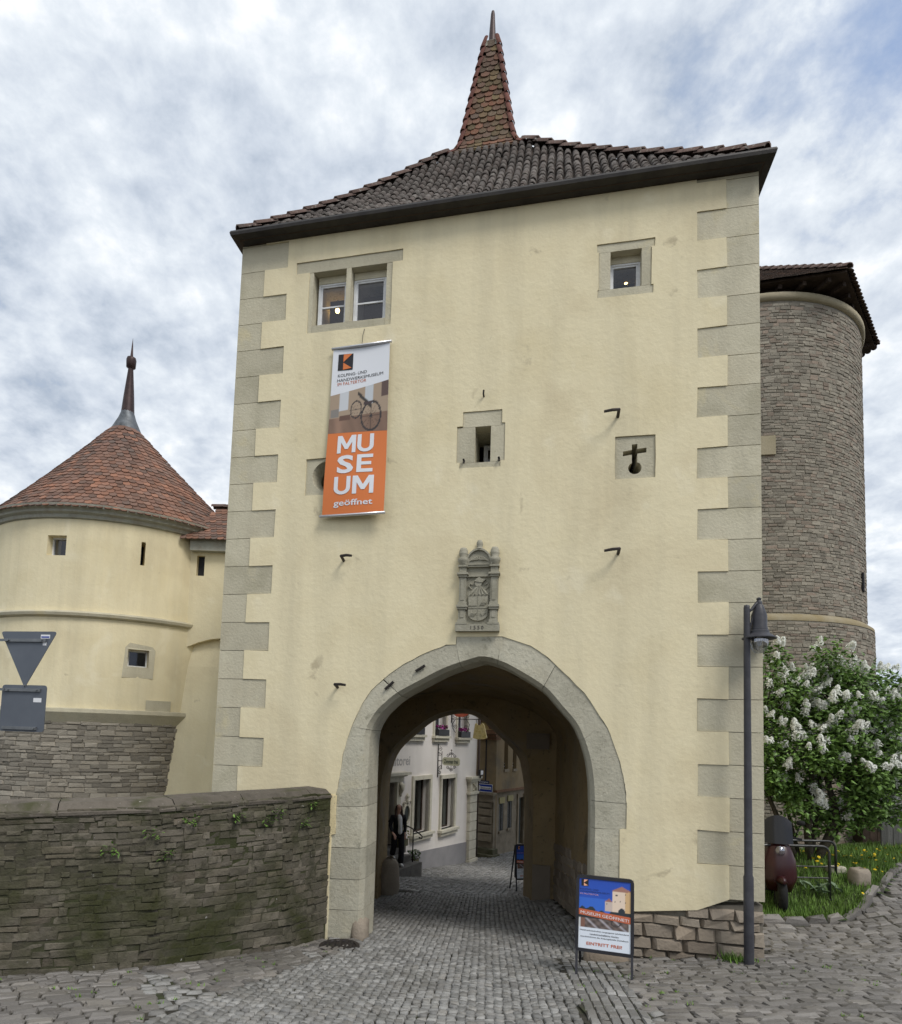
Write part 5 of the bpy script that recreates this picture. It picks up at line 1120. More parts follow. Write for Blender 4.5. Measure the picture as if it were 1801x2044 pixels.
for q in clumps:
    t_ = min(tips, key=lambda t: (Vector(t)-q).length); mb.tube([t_, (Vector(t_)+q)/2+Vector((0, 0, rr.uniform(-.1, .05))), q], [.018, .012, .005], 5, cap=False)
mb.out('twigs', BARK, lil, kind='stuff')
lf = MB()
for q in clumps:
    rad = rr.uniform(.22, .42)
    for k in range(rr.randrange(100, 150)):
        d = Vector((rr.gauss(0, 1), rr.gauss(0, 1), rr.gauss(0, 1))).normalized()*rad*rr.random()**.5; p = q+d; L_ = rr.uniform(.06, .12); ax = (d.normalized()*.5+Vector((rr.uniform(-1, 1), rr.uniform(-1, 1), rr.uniform(-.9, .3)))).normalized(); s_ = ax.cross(Vector((rr.uniform(-.4, .4), rr.uniform(-.4, .4), 1))).normalized(); n_ = s_.cross(ax)
        lf.add([p, p+ax*L_*.3+s_*L_*.36-n_*.008, p+ax*L_, p+ax*L_*.3-s_*L_*.36-n_*.008, p+ax*L_*.35+n_*.01], [(0, 1, 4), (1, 2, 4), (2, 3, 4), (3, 0, 4)], rr.random())
lf.out('foliage', LEAF, lil, kind='stuff')
def panicle(seed):
    r_ = random.Random(seed); mb = MB(); ln = 1.; mb.tube([(0, 0, -.3), (0, 0, .9)], [.05, .02], 5)
    for k in range(70):
        t = r_.random()**.8; rad = .42*(1-t)**.55*math.sqrt(r_.random())+.02; a = r_.uniform(0, 6.28); c0 = Vector((rad*math.cos(a), rad*math.sin(a), t*ln)); o_ = Vector((math.cos(a), math.sin(a), .5)).normalized(); x_ = o_.cross(Vector((0, 0, 1))).normalized(); y_ = x_.cross(o_); s_ = r_.uniform(.1, .16); rot = r_.uniform(0, 1.5)
        V = [c0+o_*.04]+[c0+(x_*math.cos(rot+i*math.pi/4)+y_*math.sin(rot+i*math.pi/4))*s_*(1 if i % 2 == 0 else .45)+o_*.02*(i % 2 == 0) for i in range(8)]
        mb.add(V, [(0, 1+i, 1+(i+1) % 8) for i in range(8)], r_.random())
    return mb
PAN = [(np.array([tuple(v) for v in b.v]), b.f) for b in (panicle(s) for s in range(6))]; its = []
for q in clumps:
    for k in range(rr.choice((2, 2, 3)) if q.z > 2.4 else rr.choice((0, 1, 1, 2))):
        d = Vector((rr.uniform(-1, 1), rr.uniform(-1.3, .4), rr.uniform(-.1, 1))).normalized(); p = q+d*rr.uniform(.24, .4)
        for tw in range(rr.choice((1, 2, 2))):
            Z = (Vector((rr.uniform(-.6, .6), rr.uniform(-.6, .3), 1))+d*.5).normalized(); X = Z.cross(Vector((0, 1, .1))).normalized(); Y = Z.cross(X); s_ = rr.uniform(.12, .2); its.append(fr(p+Vector((rr.uniform(-.05, .05), rr.uniform(-.05, .05), 0)), X, Y, Z, s_, s_, s_*rr.uniform(.65, 1.0)))
def pieces_unsorted(parent, name, its_, variants, m_, cap):
    its_.sort(key=lambda M: M.translation.y); pieces(parent, name, its_[:cap], variants, m_, cap)
    if len(its_) > cap:
        mb = MB()
        for i, M in enumerate(its_[cap:]): V, Fc = variants[i % len(variants)]; A_ = np.array(M); mb.add(V@A_[:3, :3].T+A_[:3, 3], Fc, random.random())
        mb.out(name+'s', m_, parent, kind='stuff')
pieces_unsorted(lil, 'blossom_cluster', its, PAN, BLOS, 290)
# ------------------------------------------------------------------ lawn things
DL = ['yellow dandelion flower in the grass bank behind the kerb']
def dand():
    mb = MB(); n = 10
    for z0, r_ in ((0, 1.), (.25, .6)):
        V = [(0, 0, z0+.15)]+[(r_*(1 if i % 2 == 0 else .72)*math.cos(2*math.pi*i/20), r_*(1 if i % 2 == 0 else .72)*math.sin(2*math.pi*i/20), z0) for i in range(20)]; mb.add(V, [(0, 1+i, 1+(i+1) % 20) for i in range(20)])
    b = len(mb.f); mb.tube([(0, 0, 0), (.1, 0, -2), (0, .1, -4.5)], .09, 5, mi=1); return mb.mesh('dandelion', [YELF, GRASS])
dm = dand(); k = 0; rr = random.Random(11)
while k < 70:
    y = rr.uniform(9.35, 13.2); x = rr.uniform(6.4, 11)
    if not inpoly((x, y), lawn_poly): continue
    X, Y_, d = proj((x, y, h(x, y)))
    if X > 1815 or X < 1590 or rr.random() > (.9 if y > 10.2 else .2): continue
    s_ = rr.uniform(.02, .032); o = obj('dandelion', dm, None, None, label=DL[0], category='flower', group='dandelions on the grass bank'); o.location = (x, y, h(x, y)+.03+s_*4+.02); o.scale = (s_,)*3; o.rotation_euler = (rr.uniform(-.9, -.1), rr.uniform(-.4, .4), rr.uniform(0, 6)); k += 1
boulder('boulder', (7.15, 9.9, h(7.15, 9.9)+.1), .15, .11, .15, BASE, None, .2, 21, label='squared brown boulder lying in the grass bank', category='stone')
boulder('boulder', (7.05, 10.3, h(7.05, 10.3)+.08), .14, .09, .06, SAND, None, .1, 22, label='flat pale stone lying in the grass behind the boulder', category='stone')
lv = thing('leafy_weed', 'broad leaved weed growing by the bicycle stands', 'plant', (6.75, 9.75, h(6.75, 9.75))); mb = MB()
for k in range(22):
    a = rr.uniform(0, 6.28); L_ = rr.uniform(.18, .36); e = rr.uniform(.3, 1.1); b = Vector((6.6+rr.uniform(-.3, .3), 9.75+rr.uniform(-.15, .15), h(6.7, 9.75)+.02)); d = Vector((math.cos(a)*math.cos(e), math.sin(a)*math.cos(e), math.sin(e))); s_ = d.cross(Vector((0, 0, 1))).normalized()*.045
    mb.add([b, b+d*L_*.5+s_, b+d*L_*.95-Vector((0, 0, .06)), b+d*L_*.5-s_], [(0, 1, 2, 3)], rr.random())
mb.out('leaves', mat('pale_leaf', [(.1, .16, .08), (.2, .26, .17)], 6, .6), lv)
# bicycle stands: bent steel tubes
STEEL = mat('dull_steel', [(.06, .06, .06), (.11, .11, .105)], 9, .4, metal=.8)
def ubend(A, B, z, r_, rad):
    A, B = Vector((*A, 0)), Vector((*B, 0)); d = (B-A).normalized(); P = [Vector((A.x, A.y, h(A.x, A.y)-.05)), Vector((A.x, A.y, z-r_))]
    for i in range(1, 6): t = R(90*i/5); P.append(Vector((A.x, A.y, z-r_))+d*(r_-r_*math.cos(t))+Vector((0, 0, r_*math.sin(t))))
    for i in range(0, 6): t = R(90*i/5); P.append(Vector((B.x, B.y, z-r_))-d*(r_-r_*math.sin(t))+Vector((0, 0, r_*math.cos(t))))
    P.append(Vector((B.x, B.y, h(B.x, B.y)-.05))); mb = MB(); mb.tube(P, rad, 8); return mb
for A, B, z, lab in (((5.35, 9.55), (6.47, 9.6), 1.235, 'bent steel bicycle stand beside the parked scooter'), ((5.6, 10.15), (6.98, 10.2), 1.225, 'bent steel bicycle stand under the lilac bush')):
    t = thing('bicycle_stand', lab, 'bicycle stand', (A[0], A[1], h(*A))); ubend(A, B, z, .12, .02).out('tube', STEEL, t, True)
    mb = MB(); za = (h(*A)+z)/2; mb.tube([(A[0], A[1], za), (B[0], B[1], za)], .012, 6); mb.out('cross_bar', STEEL, t)
    for q in (A, B): mb = MB(); mb.lathe((q[0], q[1], 0), [(.05, h(*q)+.03), (.05, h(*q)+.045), (.02, h(*q)+.05)], 10); mb.out('foot_plate', STEEL, t)
# parked scooter, seen from its front, half behind the tower corner
sx0, sy0 = 5.6, 9.4; sz0 = h(sx0, sy0); sco_ = thing('motor_scooter', 'dark red and black motor scooter parked behind the tower corner', 'scooter', (sx0, sy0, sz0))
RED = mat('dark_red_paint', [(.024, .004, .005), (.034, .005, .006)], 5, .3, spec=.5); RUBB = mat('rubber', [(.012, .012, .012)], rough=.9)
sd_ = Vector((.35, .94, 0)); sr = Vector((.94, -.35, 0))
def sp(x, y, z): p = Vector((sx0, sy0, sz0))+sr*x+sd_*y; return Vector((p.x, p.y, sz0+z))
def torus(c0, Rr, r_, n=28, m=10):
    V = [c0+(sd_*math.cos(2*math.pi*i/n)+Vector((0, 0, 1))*math.sin(2*math.pi*i/n))*(Rr+r_*math.cos(2*math.pi*j/m))+sr*(r_*math.sin(2*math.pi*j/m)) for i in range(n) for j in range(m)]
    return V, [(i*m+j, ((i+1) % n)*m+j, ((i+1) % n)*m+(j+1) % m, i*m+(j+1) % m) for i in range(n) for j in range(m)]
for yy in (0, 1.3):
    mb = MB(); mb.add(*torus(sp(0, yy, .25), .19, .06)); wh = mb.out('wheel', RUBB, sco_, True)
    mb = MB(); mb.tube([sp(-.05, yy, .25), sp(.05, yy, .25)], .14, 14); mb.out('hub', STEEL, wh)
def shell(rows, n=12):
    """rows: (y, z, halfwidth, depth) cross sections swept upward"""
    V = []
    for y0, z, hw, dp in rows:
        for i in range(n+1): a = math.pi*i/n; V.append(sp(-hw*math.cos(a), y0-dp*math.sin(a), z))
    k = n+1; return V, [(i*k+j, i*k+j+1, (i+1)*k+j+1, (i+1)*k+j) for i in range(len(rows)-1) for j in range(n)]+[tuple(range(k))[::-1], tuple((len(rows)-1)*k+j for j in range(k))]
mb = MB(); mb.add(*shell([(.1, .3, .16, .1), (.12, .5, .24, .16), (.15, .75, .23, .17), (.2, .95, .17, .14), (.22, 1.02, .12, .1)])); mb.out('front_shield', RED, sco_, True)
mb = MB(); mb.add(*shell([(.05, .46, .08, .3), (.05, .54, .05, .26)])); mb.out('mudguard', RED, sco_, True)
mb = MB(); mb.add(*shell([(.9, .3, .2, .3), (.95, .6, .21, .32), (1.0, .78, .18, .3)])); mb.add(*shell([(1.3, .35, .18, .3), (1.3, .7, .17, .35)])); mb.out('body', RED, sco_, True)
mb = MB(); mb.add(*shell([(1.1, .78, .17, .4), (1.1, .86, .16, .38)])); mb.out('seat', RUBB, sco_, True)
mb = MB(); mb.box((-.16, .2, .26), (.16, .95, .32), sp); mb.out('footboard', RUBB, sco_)
mb = MB(); mb.tube([sp(-.34, .3, 1.06), sp(-.12, .2, 1.1), sp(.12, .2, 1.1), sp(.34, .3, 1.06)], .018, 8); mb.out('handlebar', RUBB, sco_)
for s_ in (-1, 1):
    mb = MB(); mb.tube([sp(s_*.24, .25, 1.08), sp(s_*.3, .2, 1.28)], .008, 6); mb.lathe(sp(s_*.31, .2, 1.32), [(.001, -.04), (.05, -.03), (.06, .0), (.05, .03), (.001, .04)], 12); mb.out('mirror', RUBB, sco_, True)
mb = MB(); mb.lathe(sp(0, .04, .9), [(.001, -.08), (.05, -.06), (.075, 0), (.05, .06), (.001, .08)], 14); mb.out('headlight', LGLASS, sco_, True)
mb = MB(); V = [sp(-.19+.38*i/8, .1-.05*math.sin(math.pi*i/8)+.12*j/4, 1.0+.42*j/4-(.1*abs(i/4-1)**2 if j == 4 else 0)) for j in range(5) for i in range(9)]; mb.add(V, [(j*9+i, j*9+i+1, j*9+i+10, j*9+i+9) for j in range(4) for i in range(8)]); mb.out('windscreen', mat('smoked_plastic', [(.02, .02, .022)], rough=.2), sco_, True)
# board fence and shed behind the bank
fn_ = thing('board_fence', 'grey weathered vertical board fence beside the stone tower foot', 'fence', (11.6, 14, h(11.6, 14)))
for i in range(18):
    x = 10.62+.135*i; zt = 1.72+.02*math.sin(i*2.3)-.012*i; zb = h(x, 14)-.05; mb = MB(); mb.box((x, 14+random.uniform(-.008, .008), zb), (x+.125, 14.03, zt)); mb.out('board', WOOD, fn_)
for zb in (.9, 1.5): mb = MB(); mb.box((10.6, 14.032, zb), (13.1, 14.08, zb+.08)); mb.out('rail', WOOD, fn_)
sh_ = thing('garden_shed', 'dark timber shed with low tiled roof behind the board fence', 'shed', (12.5, 16, h(12.5, 16)))
mb = MB(); mb.box((10.95, 15.05, .2), (15, 17.5, 2.15)); mb.out('wall', DWOOD, sh_)
for i in range(14): mb = MB(); mb.box((10.93+.18*i, 15.0, .25), (11.1+.18*i, 15.05, 2.14)); mb.out('board', DWOOD, sh_)
mb = MB(); mb.add([(10.8, 14.75, 2.12), (15.2, 14.75, 2.12), (15.2, 16.4, 2.62), (10.8, 16.4, 2.62), (10.8, 17.8, 2.15), (15.2, 17.8, 2.15)], [(0, 1, 2, 3), (3, 2, 5, 4)]); sro = mb.out('roof', DWOOD, sh_); Y = Vector((0, 1.65, .5)).normalized(); X = Vector((1, 0, 0)); Z = X.cross(Y)
pieces(sro, 'flat_tile', [fr(Vector((10.85+.18*j+.09*(i % 2), 14.74, 2.13))+Y*(.17*i+.06)+Z*.015, X, (Y-Z*.1).normalized(), (Z+Y*.1).normalized(), .175, .3, .02) for i in range(10) for j in range(24)], BIB, CONE, 300)
# ------------------------------------------------------------------ TRAFFIC SIGN (seen from behind, left edge)
ts = thing('traffic_sign', 'grey back of a triangular and a square traffic sign on one post', 'traffic sign', (-6.55, 8.9, h(-6.55, 8.9)))
td = Vector((.73, -.2, 0)).normalized()*1.0; ty = Vector((.69, .72, 0)).normalized()
T0 = Vector((-5.55, 8.7, 0)); TX_ = Vector((.985, -.17, 0)).normalized(); TN = Vector((TX_.y, -TX_.x, 0))
if TN.y > 0: TN = -TN
def tp(x, o_, z): p = T0+TX_*x-TN*o_; return Vector((p.x, p.y, z))
def roundpoly(P, r_, n=4):
    o_ = []
    for i in range(len(P)):
        a, b, c_ = Vector(P[i-1]), Vector(P[i]), Vector(P[(i+1) % len(P)]); p = b+(a-b).normalized()*r_; q = b+(c_-b).normalized()*r_
        for k in range(n+1): t = k/n; o_.append(tuple(p*(1-t)**2+b*2*t*(1-t)+q*t*t))
    return o_
mb = MB(); mb.poly([roundpoly([(-.46, 4.03), (0, 3.22), (.46, 4.03)][::1], .06)], -.004, .004, tp); mb.out('triangle_plate', SGREY, ts)
mb = MB(); mb.poly([roundpoly([(-.36, 2.6), (.36, 2.6), (.36, 3.26), (-.36, 3.26)], .05)], -.004, .004, tp); mb.out('square_plate', SGREY, ts)
for z, a, b in ((3.9, -.36, .3), (3.19, -.3, .27), (2.65, -.3, .25)):
    mb = MB(); mb.box((a, -.03, z-.022), (b, -.004, z+.022), tp); mb.out('stiffening_rail', SRAIL, ts)
for z in (3.9, 3.19): mb = MB(); p0, p1 = tp(-.3, -.04, z), Vector((-6.55, 8.9, z)); mb.bar(p0, p1, .012, .035); mb.out('bracket', SRAIL, ts)
for z, x in ((3.9, -.3), (3.9, .24), (3.19, -.24), (3.19, .22), (3.25, .02), (2.65, .22)): mb = MB(); mb.tube([tp(x, -.05, z), tp(x, -.02, z)], .014, 8); mb.out('bolt', SRAIL, ts)
mb = MB(); mb.add([tp(.2, -.006, 3.93), tp(.35, -.006, 3.93), tp(.35, -.006, 3.985), tp(.2, -.006, 3.985)], [(0, 1, 2, 3)]); mb.add([tp(.24, -.006, 3.83), tp(.3, -.006, 3.83), tp(.3, -.006, 3.92), tp(.24, -.006, 3.92)], [(0, 1, 2, 3)]); mb.add([tp(.16, -.006, 3.02), tp(.29, -.006, 3.02), tp(.29, -.006, 3.08), tp(.16, -.006, 3.08)], [(0, 1, 2, 3)]); mb.out('sticker', SWHITE, ts)
mb = MB(); mb.add([tp(.21, -.008, 3.94), tp(.34, -.008, 3.94), tp(.34, -.008, 3.96), tp(.21, -.008, 3.96)], [(0, 1, 2, 3)]); mb.out('sticker_band', BLUE, ts)
mb = MB(); zg = h(-6.55, 8.9); mb.tube([(-6.55, 8.9, zg-.1), (-6.55, 8.9, 4.1)], .038, 12); mb.out('post', SRAIL, ts, True)
# ------------------------------------------------------------------ WHITE HOUSE in the street beyond the arch
F0 = Vector((-1.3, 17.0, 0)); FD = Vector((.4818, .8763, 0)); FN = Vector((.8763, -.4818, 0))
def wf(s, off, z): p = F0+FD*s-FN*off; return Vector((p.x, p.y, z))       # off<0 towards the street
wh = thing('white_house', 'off white rendered house with shop windows and stone door surround behind the arch', 'house', wf(3, 2, -1.6))
dop = rect(.25, 1.63, -.52, 1.31); sw1 = rect(2.80, 3.87, -.4, 1.30); sw2 = rect(4.78, 5.82, -.48, 1.25)
uws = [rect(4.12, 4.98, 2.72, 4.1), rect(5.95, 6.8, 2.68, 4.1), rect(2.3, 3.16, 2.74, 4.1)]
mb = MB(); mb.poly([[(-1.1, -2.6), (7.72, -2.6), (7.95, 6.2), (-1.1, 6.2)], dop, sw1, sw2, *uws], 0, .4, wf); mb.out('facade', WHITE, wh)
mb = MB(); mb.box((-1.1, .4, 6.), (7.6, 3, 6.2), wf); mb.box((7.2, .4, -2.6), (7.6, 3, 6.0), wf); mb.box((-1.1, 2.8, -2.6), (7.2, 3, 6), wf); mb.box((-1.1, .4, -2.6), (-.9, 2.8, 6), wf); mb.out('house_wall', WHITE, wh)
mb = MB(); mb.box((-.9, 2.2, -2.5), (7.1, 2.3, 5.9), wf); mb.box((-.9, .41, 1.7), (7.1, 2.2, 1.8), wf); mb.box((-.9, .41, -1.0), (7.1, 2.2, -.95), wf); mb.out('room_wall', DARKR, wh)
mb = MB(); mb.add([wf(-1.1, -.03, -2.6), wf(7.0, -.03, -2.6), wf(7.0, -.03, -1.18), wf(3.6, -.03, -1.0), (wf(-1.1, -.03, -.75))], [(0, 1, 2, 3, 4)]); mb.add([wf(7.0, -.03, -1.18), wf(3.6, -.03, -1.0), wf(3.6, 0, -1.0), wf(7.0, 0, -1.18)], [(0, 1, 2, 3)]); mb.out('plinth', PLINTH, wh)
def trim(op, wd=.13, d_=.06, m_=TRIM, sill=True, sides=True):
    (a, z0), (b, _), (_, z1), _ = op
    for nm, q in (('jamb', ((a-wd, -d_, z0), (a, .12, z1))), ('jamb', ((b, -d_, z0), (b+wd, .12, z1))), ('lintel', ((a-wd, -d_-.004, z1), (b+wd, .12, z1+wd)))): mb = MB(); mb.box(*q, wf); mb.out(nm, m_, wh)
    if sill:
        mb = MB(); mb.box((a-wd-.06, -d_-.12, z0-.08), (b+wd+.06, .14, z0), wf); mb.box((a-wd-.02, -d_-.06, z0-.2), (b+wd+.02, .0, z0-.08), wf); mb.out('sill', m_, wh)
def hwin(op, m_g, bars=(), d_=.22, m_f=None):
    (a, z0), (b, _), (_, z1), _ = op; t = .05; mb = MB(); mb.poly([rect(a, b, z0, z1), rect(a+t, b-t, z0+t, z1-t)], d_, d_+.05, wf); f = mb.out('window_frame', m_f or DWOOD, wh)
    for q in bars: mb = MB(); mb.box((q-.025, d_+.005, z0+t), (q+.025, d_+.045, z1-t), wf); mb.out('mullion', m_f or DWOOD, f)
    mb = MB(); mb.add([wf(a, d_+.03, z0), wf(b, d_+.03, z0), wf(b, d_+.03, z1), wf(a, d_+.03, z1)], [(0, 1, 2, 3)]); mb.out('pane', m_g, f)
for op in (sw1, sw2): trim(op); hwin(op, PANE2)
for op in uws: trim(op, .11, .04); hwin(op, PANE, ((op[0][0]+op[1][0])/2,), m_f=WHITEF)
mb = MB(); mb.box((5.0, .5, -.4), (5.45, .52, .5), wf); mb.out('window_blind', SHIRT, wh)
mb = MB(); mb.box((2.9, .5, -.38), (3.6, .56, .2), wf); mb.out('window_display', mat('green_display', [(.05, .08, .03), (.16, .17, .08)], 6), wh)
# door with stone surround, cornice and console
for a, b in ((.08, .25), (1.63, 1.86)): mb = MB(); mb.box((a, -.1, -.85), (b, .2, 1.32), wf); mb.out('door_jamb', TRIM, wh)
mb = MB(); mb.box((.0, -.12, 1.32), (1.95, .2, 1.47), wf); mb.box((-.05, -.2, 1.47), (2.05, .1, 1.52), wf); mb.box((-.1, -.28, 1.52), (2.16, .1, 1.6), wf); mb.out('door_cornice', TRIM, wh)
mb = MB(); mb.tube([wf(1.76, -.12, 1.28), wf(1.76, -.2, 1.2), wf(1.76, -.18, 1.08), wf(1.76, -.13, .95), wf(1.76, -.15, .88)], [.06, .09, .07, .05, .03], 8); mb.out('console', TRIM, wh, True)
mb = MB(); mb.box((.25, .25, -.52), (1.63, .3, 1.31), wf); dr_ = mb.out('door', mat('dark_brown_door', [(.02, .012, .009), (.035, .022, .016)], 4, .5), wh)
for q in ((.35, -.4, .9, .3), (.35, .4, .9, 1.2), (1.0, -.4, 1.52, .3), (1.0, .4, 1.52, 1.2)): mb = MB(); mb.box((q[0], .235, q[1]), (q[2], .25, q[3]), wf); mb.out('door_panel', _m['dark_brown_door'], dr_)
STEP = mat('stone_step', [(.1, .095, .085), (.16, .15, .135)], 5, .85, .4, 30, rv=.1)
for a, b, o0, z0, z1 in ((-1.2, 1.36, -1.14, -1.4, -.85), (-1.2, 1.3, -.82, -.86, -.68), (-1.2, 1.62, -.46, -.7, -.52)): mb = MB(); mb.box((a, o0, z0), (b, 0.2, z1), wf); mb.out('step', STEP, wh)
# oval medallion
def oval(cs, cz, rx, rz_, n=28): return [(cs+rx*math.cos(2*math.pi*i/n), cz+rz_*math.sin(2*math.pi*i/n)) for i in range(n)]
mb = MB(); mb.poly([oval(2.33, .3, .24, .33), oval(2.33, .3, .17, .26)], -.07, 0, wf); med = mb.out('medallion_frame', TRIM, wh)
mb = MB(); mb.poly([oval(2.33, .3, .18, .27)], -.03, 0, wf); mb.out('medallion_plate', mat('dark_plate', [(.02, .03, .03), (.05, .055, .05)], 8, .4), wh)
mb = MB()
for s_ in (-1, 1): mb.tube([wf(2.33+s_*.04, -.05, .64), wf(2.33+s_*.17, -.06, .7), wf(2.33+s_*.25, -.05, .62), wf(2.33+s_*.18, -.05, .56)], .025, 6)
mb.tube([wf(2.33, -.05, .6), wf(2.33, -.06, .76), wf(2.33, -.05, .92)], [.05, .04, .02], 8); mb.lathe(wf(2.33, -.07, .84), [(.001, -.07), (.06, -.03), (.06, .02), (.001, .1)], 10); mb.box((2.2, -.09, -.08), (2.46, 0, -.03), wf); mb.box((2.25, -.07, -.14), (2.41, 0, -.08), wf); mb.out('medallion_scrolls', TRIM, med, True)
mb = MB(); text(mb, 'dit', lambda x, z: wf(x, -.004, z), 1.95, 1.93, 1.15, .3); mb.out('lettering', mat('faded_grey_paint', [(.36, .34, .33), (.44, .42, .4)], 4), wh)
# corner pilaster built of cream blocks
zb = -2.0; k = 0; zs = [-2.05, -1.82, -1.48, -1.14, -.8, -.45, -.1, .25, .58]
for a, b in zip(zs, zs[1:]): mb = MB(); ex = .06 if a < -1.9 else 0; mb.box((7.02-ex, -.13-ex, a+.012), (7.66+ex, .1, b-.012), wf); mb.out('pilaster_block', TRIM, wh)
mb = MB(); mb.box((6.94, -.18, .57), (7.74, .1, .66), wf); mb.box((7.0, -.14, .66), (7.68, .1, 1.05), wf); mb.box((6.9, -.2, 1.05), (7.8, .1, 1.14), wf); mb.box((6.84, -.25, 1.14), (7.86, .1, 1.22), wf); mb.tube([wf(7.2, -.17, .72), wf(7.34, -.2, .85), wf(7.2, -.17, .98)], .035, 6); mb.tube([wf(7.48, -.17, .72), wf(7.36, -.2, .85), wf(7.48, -.17, .98)], .035, 6); mb.out('pilaster_capital', TRIM, wh)
mb = MB(); mb.tube([wf(7.86, -.06, -2), wf(7.9, -.06, 5)], .045, 8); mb.out('downpipe', mat('brown_pipe', [(.07, .045, .035)], rough=.5), wh, True)
# floodlight
fl = thing('floodlight', 'small black floodlight mounted above the cream corner pilaster', 'lamp', wf(7.6, -.3, 1.22)); mb = MB(); mb.box((7.45, -.32, 1.26), (7.75, -.24, 1.48), wf); mb.out('housing', BLK, fl); mb = MB(); mb.box((7.49, -.334, 1.3), (7.71, -.32, 1.45), wf); mb.out('lens', SWHITE, fl); mb = MB(); mb.tube([wf(7.6, -.26, 1.16), wf(7.6, -.26, 1.3)], .03, 8); mb.out('bracket', BLK, fl)
# geranium boxes on the upper sills
for (a, z0), nm in (((4.12, 2.72), 'middle'), ((5.95, 2.68), 'right'), ((2.3, 2.74), 'left')):
    lab = {'middle': 'dark flower box of pink geraniums on the sill left of the hanging shop sign', 'right': 'dark flower box of pink geraniums behind the hanging shop sign', 'left': 'dark flower box of pink geraniums above the faded wall lettering'}[nm]
    t = thing('flower_box', lab, 'flower box', wf(a+.43, -.14, z0), 'flower boxes on the white house'); mb = MB(); mb.box((a+.02, -.17, z0+.005), (a+.84, .04, z0+.22), wf); mb.out('box', BLK, t)
    mb = MB()
    for k in range(90):
        p = wf(a+.05+.76*random.random(), -.16+.16*random.random(), z0+.24+.12*random.random()); s_ = random.uniform(.025, .045); d1 = Vector((random.gauss(0, 1), random.gauss(0, 1), random.gauss(0, 1))).normalized(); d2 = d1.cross(Vector((.3, .5, .8))).normalized(); mb.add([p-d1*s_, p+d2*s_, p+d1*s_, p-d2*s_], [(0, 1, 2, 3)], random.random(), mi=1 if k % 4 == 0 else 0)
    o = mb.out('geraniums', [PINK, LEAF], t, kind='stuff')
# wrought iron bracket sign: Zimmer frei
def scroll(mb, fn, cx, cz, r_, turns=1.4, start=0., rad=.009, flip=1):
    P = []
    for i in range(18): t = i/17; a = start+flip*turns*2*math.pi*t; q = r_*(1-.8*t); P.append(fn(cx+q*math.cos(a), cz+q*math.sin(a)))
    mb.tube(P, rad, 5)
BS = 4.42
def zf(x, z): return wf(BS, -x, z)
zs_ = thing('guest_room_sign', 'wrought iron bracket sign with pale lettered board on the white house', 'sign', zf(0, 1.3)); mb = MB()
mb.tube([zf(.03, 1.33), zf(.03, 2.45)], .016, 6); mb.tube([zf(.17, 1.6), zf(.17, 2.2)], .012, 6)
for z, f in ((1.5, 1), (1.66, -1), (2.1, 1), (2.28, -1)): scroll(mb, zf, .1, z, .075, start=1.57, flip=f)
mb.tube([zf(.03, 1.88), zf(.2, 1.88)], .012, 6); mb.out('bracket', IRON, zs_)
mb = MB(); bd = [(.2, 1.8), (.26, 1.74), (.78, 1.74), (.84, 1.8), (.84, 1.95), (.78, 2.01), (.26, 2.01), (.2, 1.95)]
mb.poly([bd], -.014, .014, lambda u, o_, z: zf(u, z)+FD*o_); brd = mb.out('board', mat('pale_green_board', [(.42, .42, .3), (.5, .5, .37)], 6), zs_)
mb = MB(); text(mb, 'zim', lambda x, z: zf(x, z)-FD*.018, .52, 1.875, .52, .14); mb.out('lettering', flat('sign_green_ink', (.05, .07, .06)), zs_)
mb = MB()
for sgn, z in ((1, 2.02), (-1, 1.73)):
    for x, f in ((.4, 1), (.64, -1)): scroll(mb, zf, x, z+sgn*.05, .06, start=0, flip=f*sgn)
    scroll(mb, zf, .48, z+sgn*.11, .045, flip=sgn); scroll(mb, zf, .56, z+sgn*.11, .045, start=3.14, flip=-sgn); mb.tube([zf(.52, z), zf(.52, z+sgn*.2)], .01, 5)
mb.lathe(zf(.52, 2.25), [(.001, -.03), (.03, 0), (.001, .03)], 10); mb.out('scrollwork', IRON, zs_)
# hanging shop sign with red oval and apron-shaped board
HS = 5.42
def hf(x, z): return wf(HS, -x, z)
hs_ = thing('hanging_shop_sign', 'wrought iron arm with red oval and golden apron shaped board', 'sign', hf(0, 3.2)); mb = MB()
mb.tube([hf(.02, 3.2), hf(.02, 4.1)], .02, 6); mb.tube([hf(0, 3.33), hf(1.3, 3.33)], .014, 6); mb.tube([hf(.75, 3.95), hf(1.2, 3.34)], .012, 6)
scroll(mb, hf, .16, 3.43, .09); scroll(mb, hf, .62, 3.43, .09, start=3.14, flip=-1)
for s_ in (-1, 1): mb.tube([hf(.38+s_*.22, 3.3), hf(.38+s_*.33, 3.15), hf(.38+s_*.3, 2.98), hf(.38+s_*.2, 2.85)], .012, 5); scroll(mb, hf, .38+s_*.2, 3.05, .08, start=0 if s_ > 0 else 3.14, flip=s_)
mb.out('bracket', IRON, hs_)
mb = MB(); mb.poly([oval(.38, 3.62, .34, .22)], -.02, .02, lambda u, o_, z: hf(u, z)+FD*o_); mb.out('red_oval', mat('red_sign_paint', [(.35, .07, .04), (.45, .12, .07)], 6, .5), hs_)
mb = MB(); apr = [(.86, 2.68), (1.06, 2.64), (1.3, 2.66), (1.38, 2.7), (1.26, 3.16), (1.2, 3.2), (1.12, 3.14), (1.03, 3.14), (.97, 3.2), (.93, 3.16)]
mb.poly([apr], -.03, .03, lambda u, o_, z: hf(u, z)+FD*o_); mb.out('apron_board', mat('gilded_board', [(.28, .22, .07), (.4, .33, .15), (.2, .17, .08)], 7, .5), hs_)
for x in (.97, 1.2): mb = MB(); mb.tube([hf(x, 3.18), hf(x, 3.33)], .008, 5); mb.out('hanger', IRON, hs_)
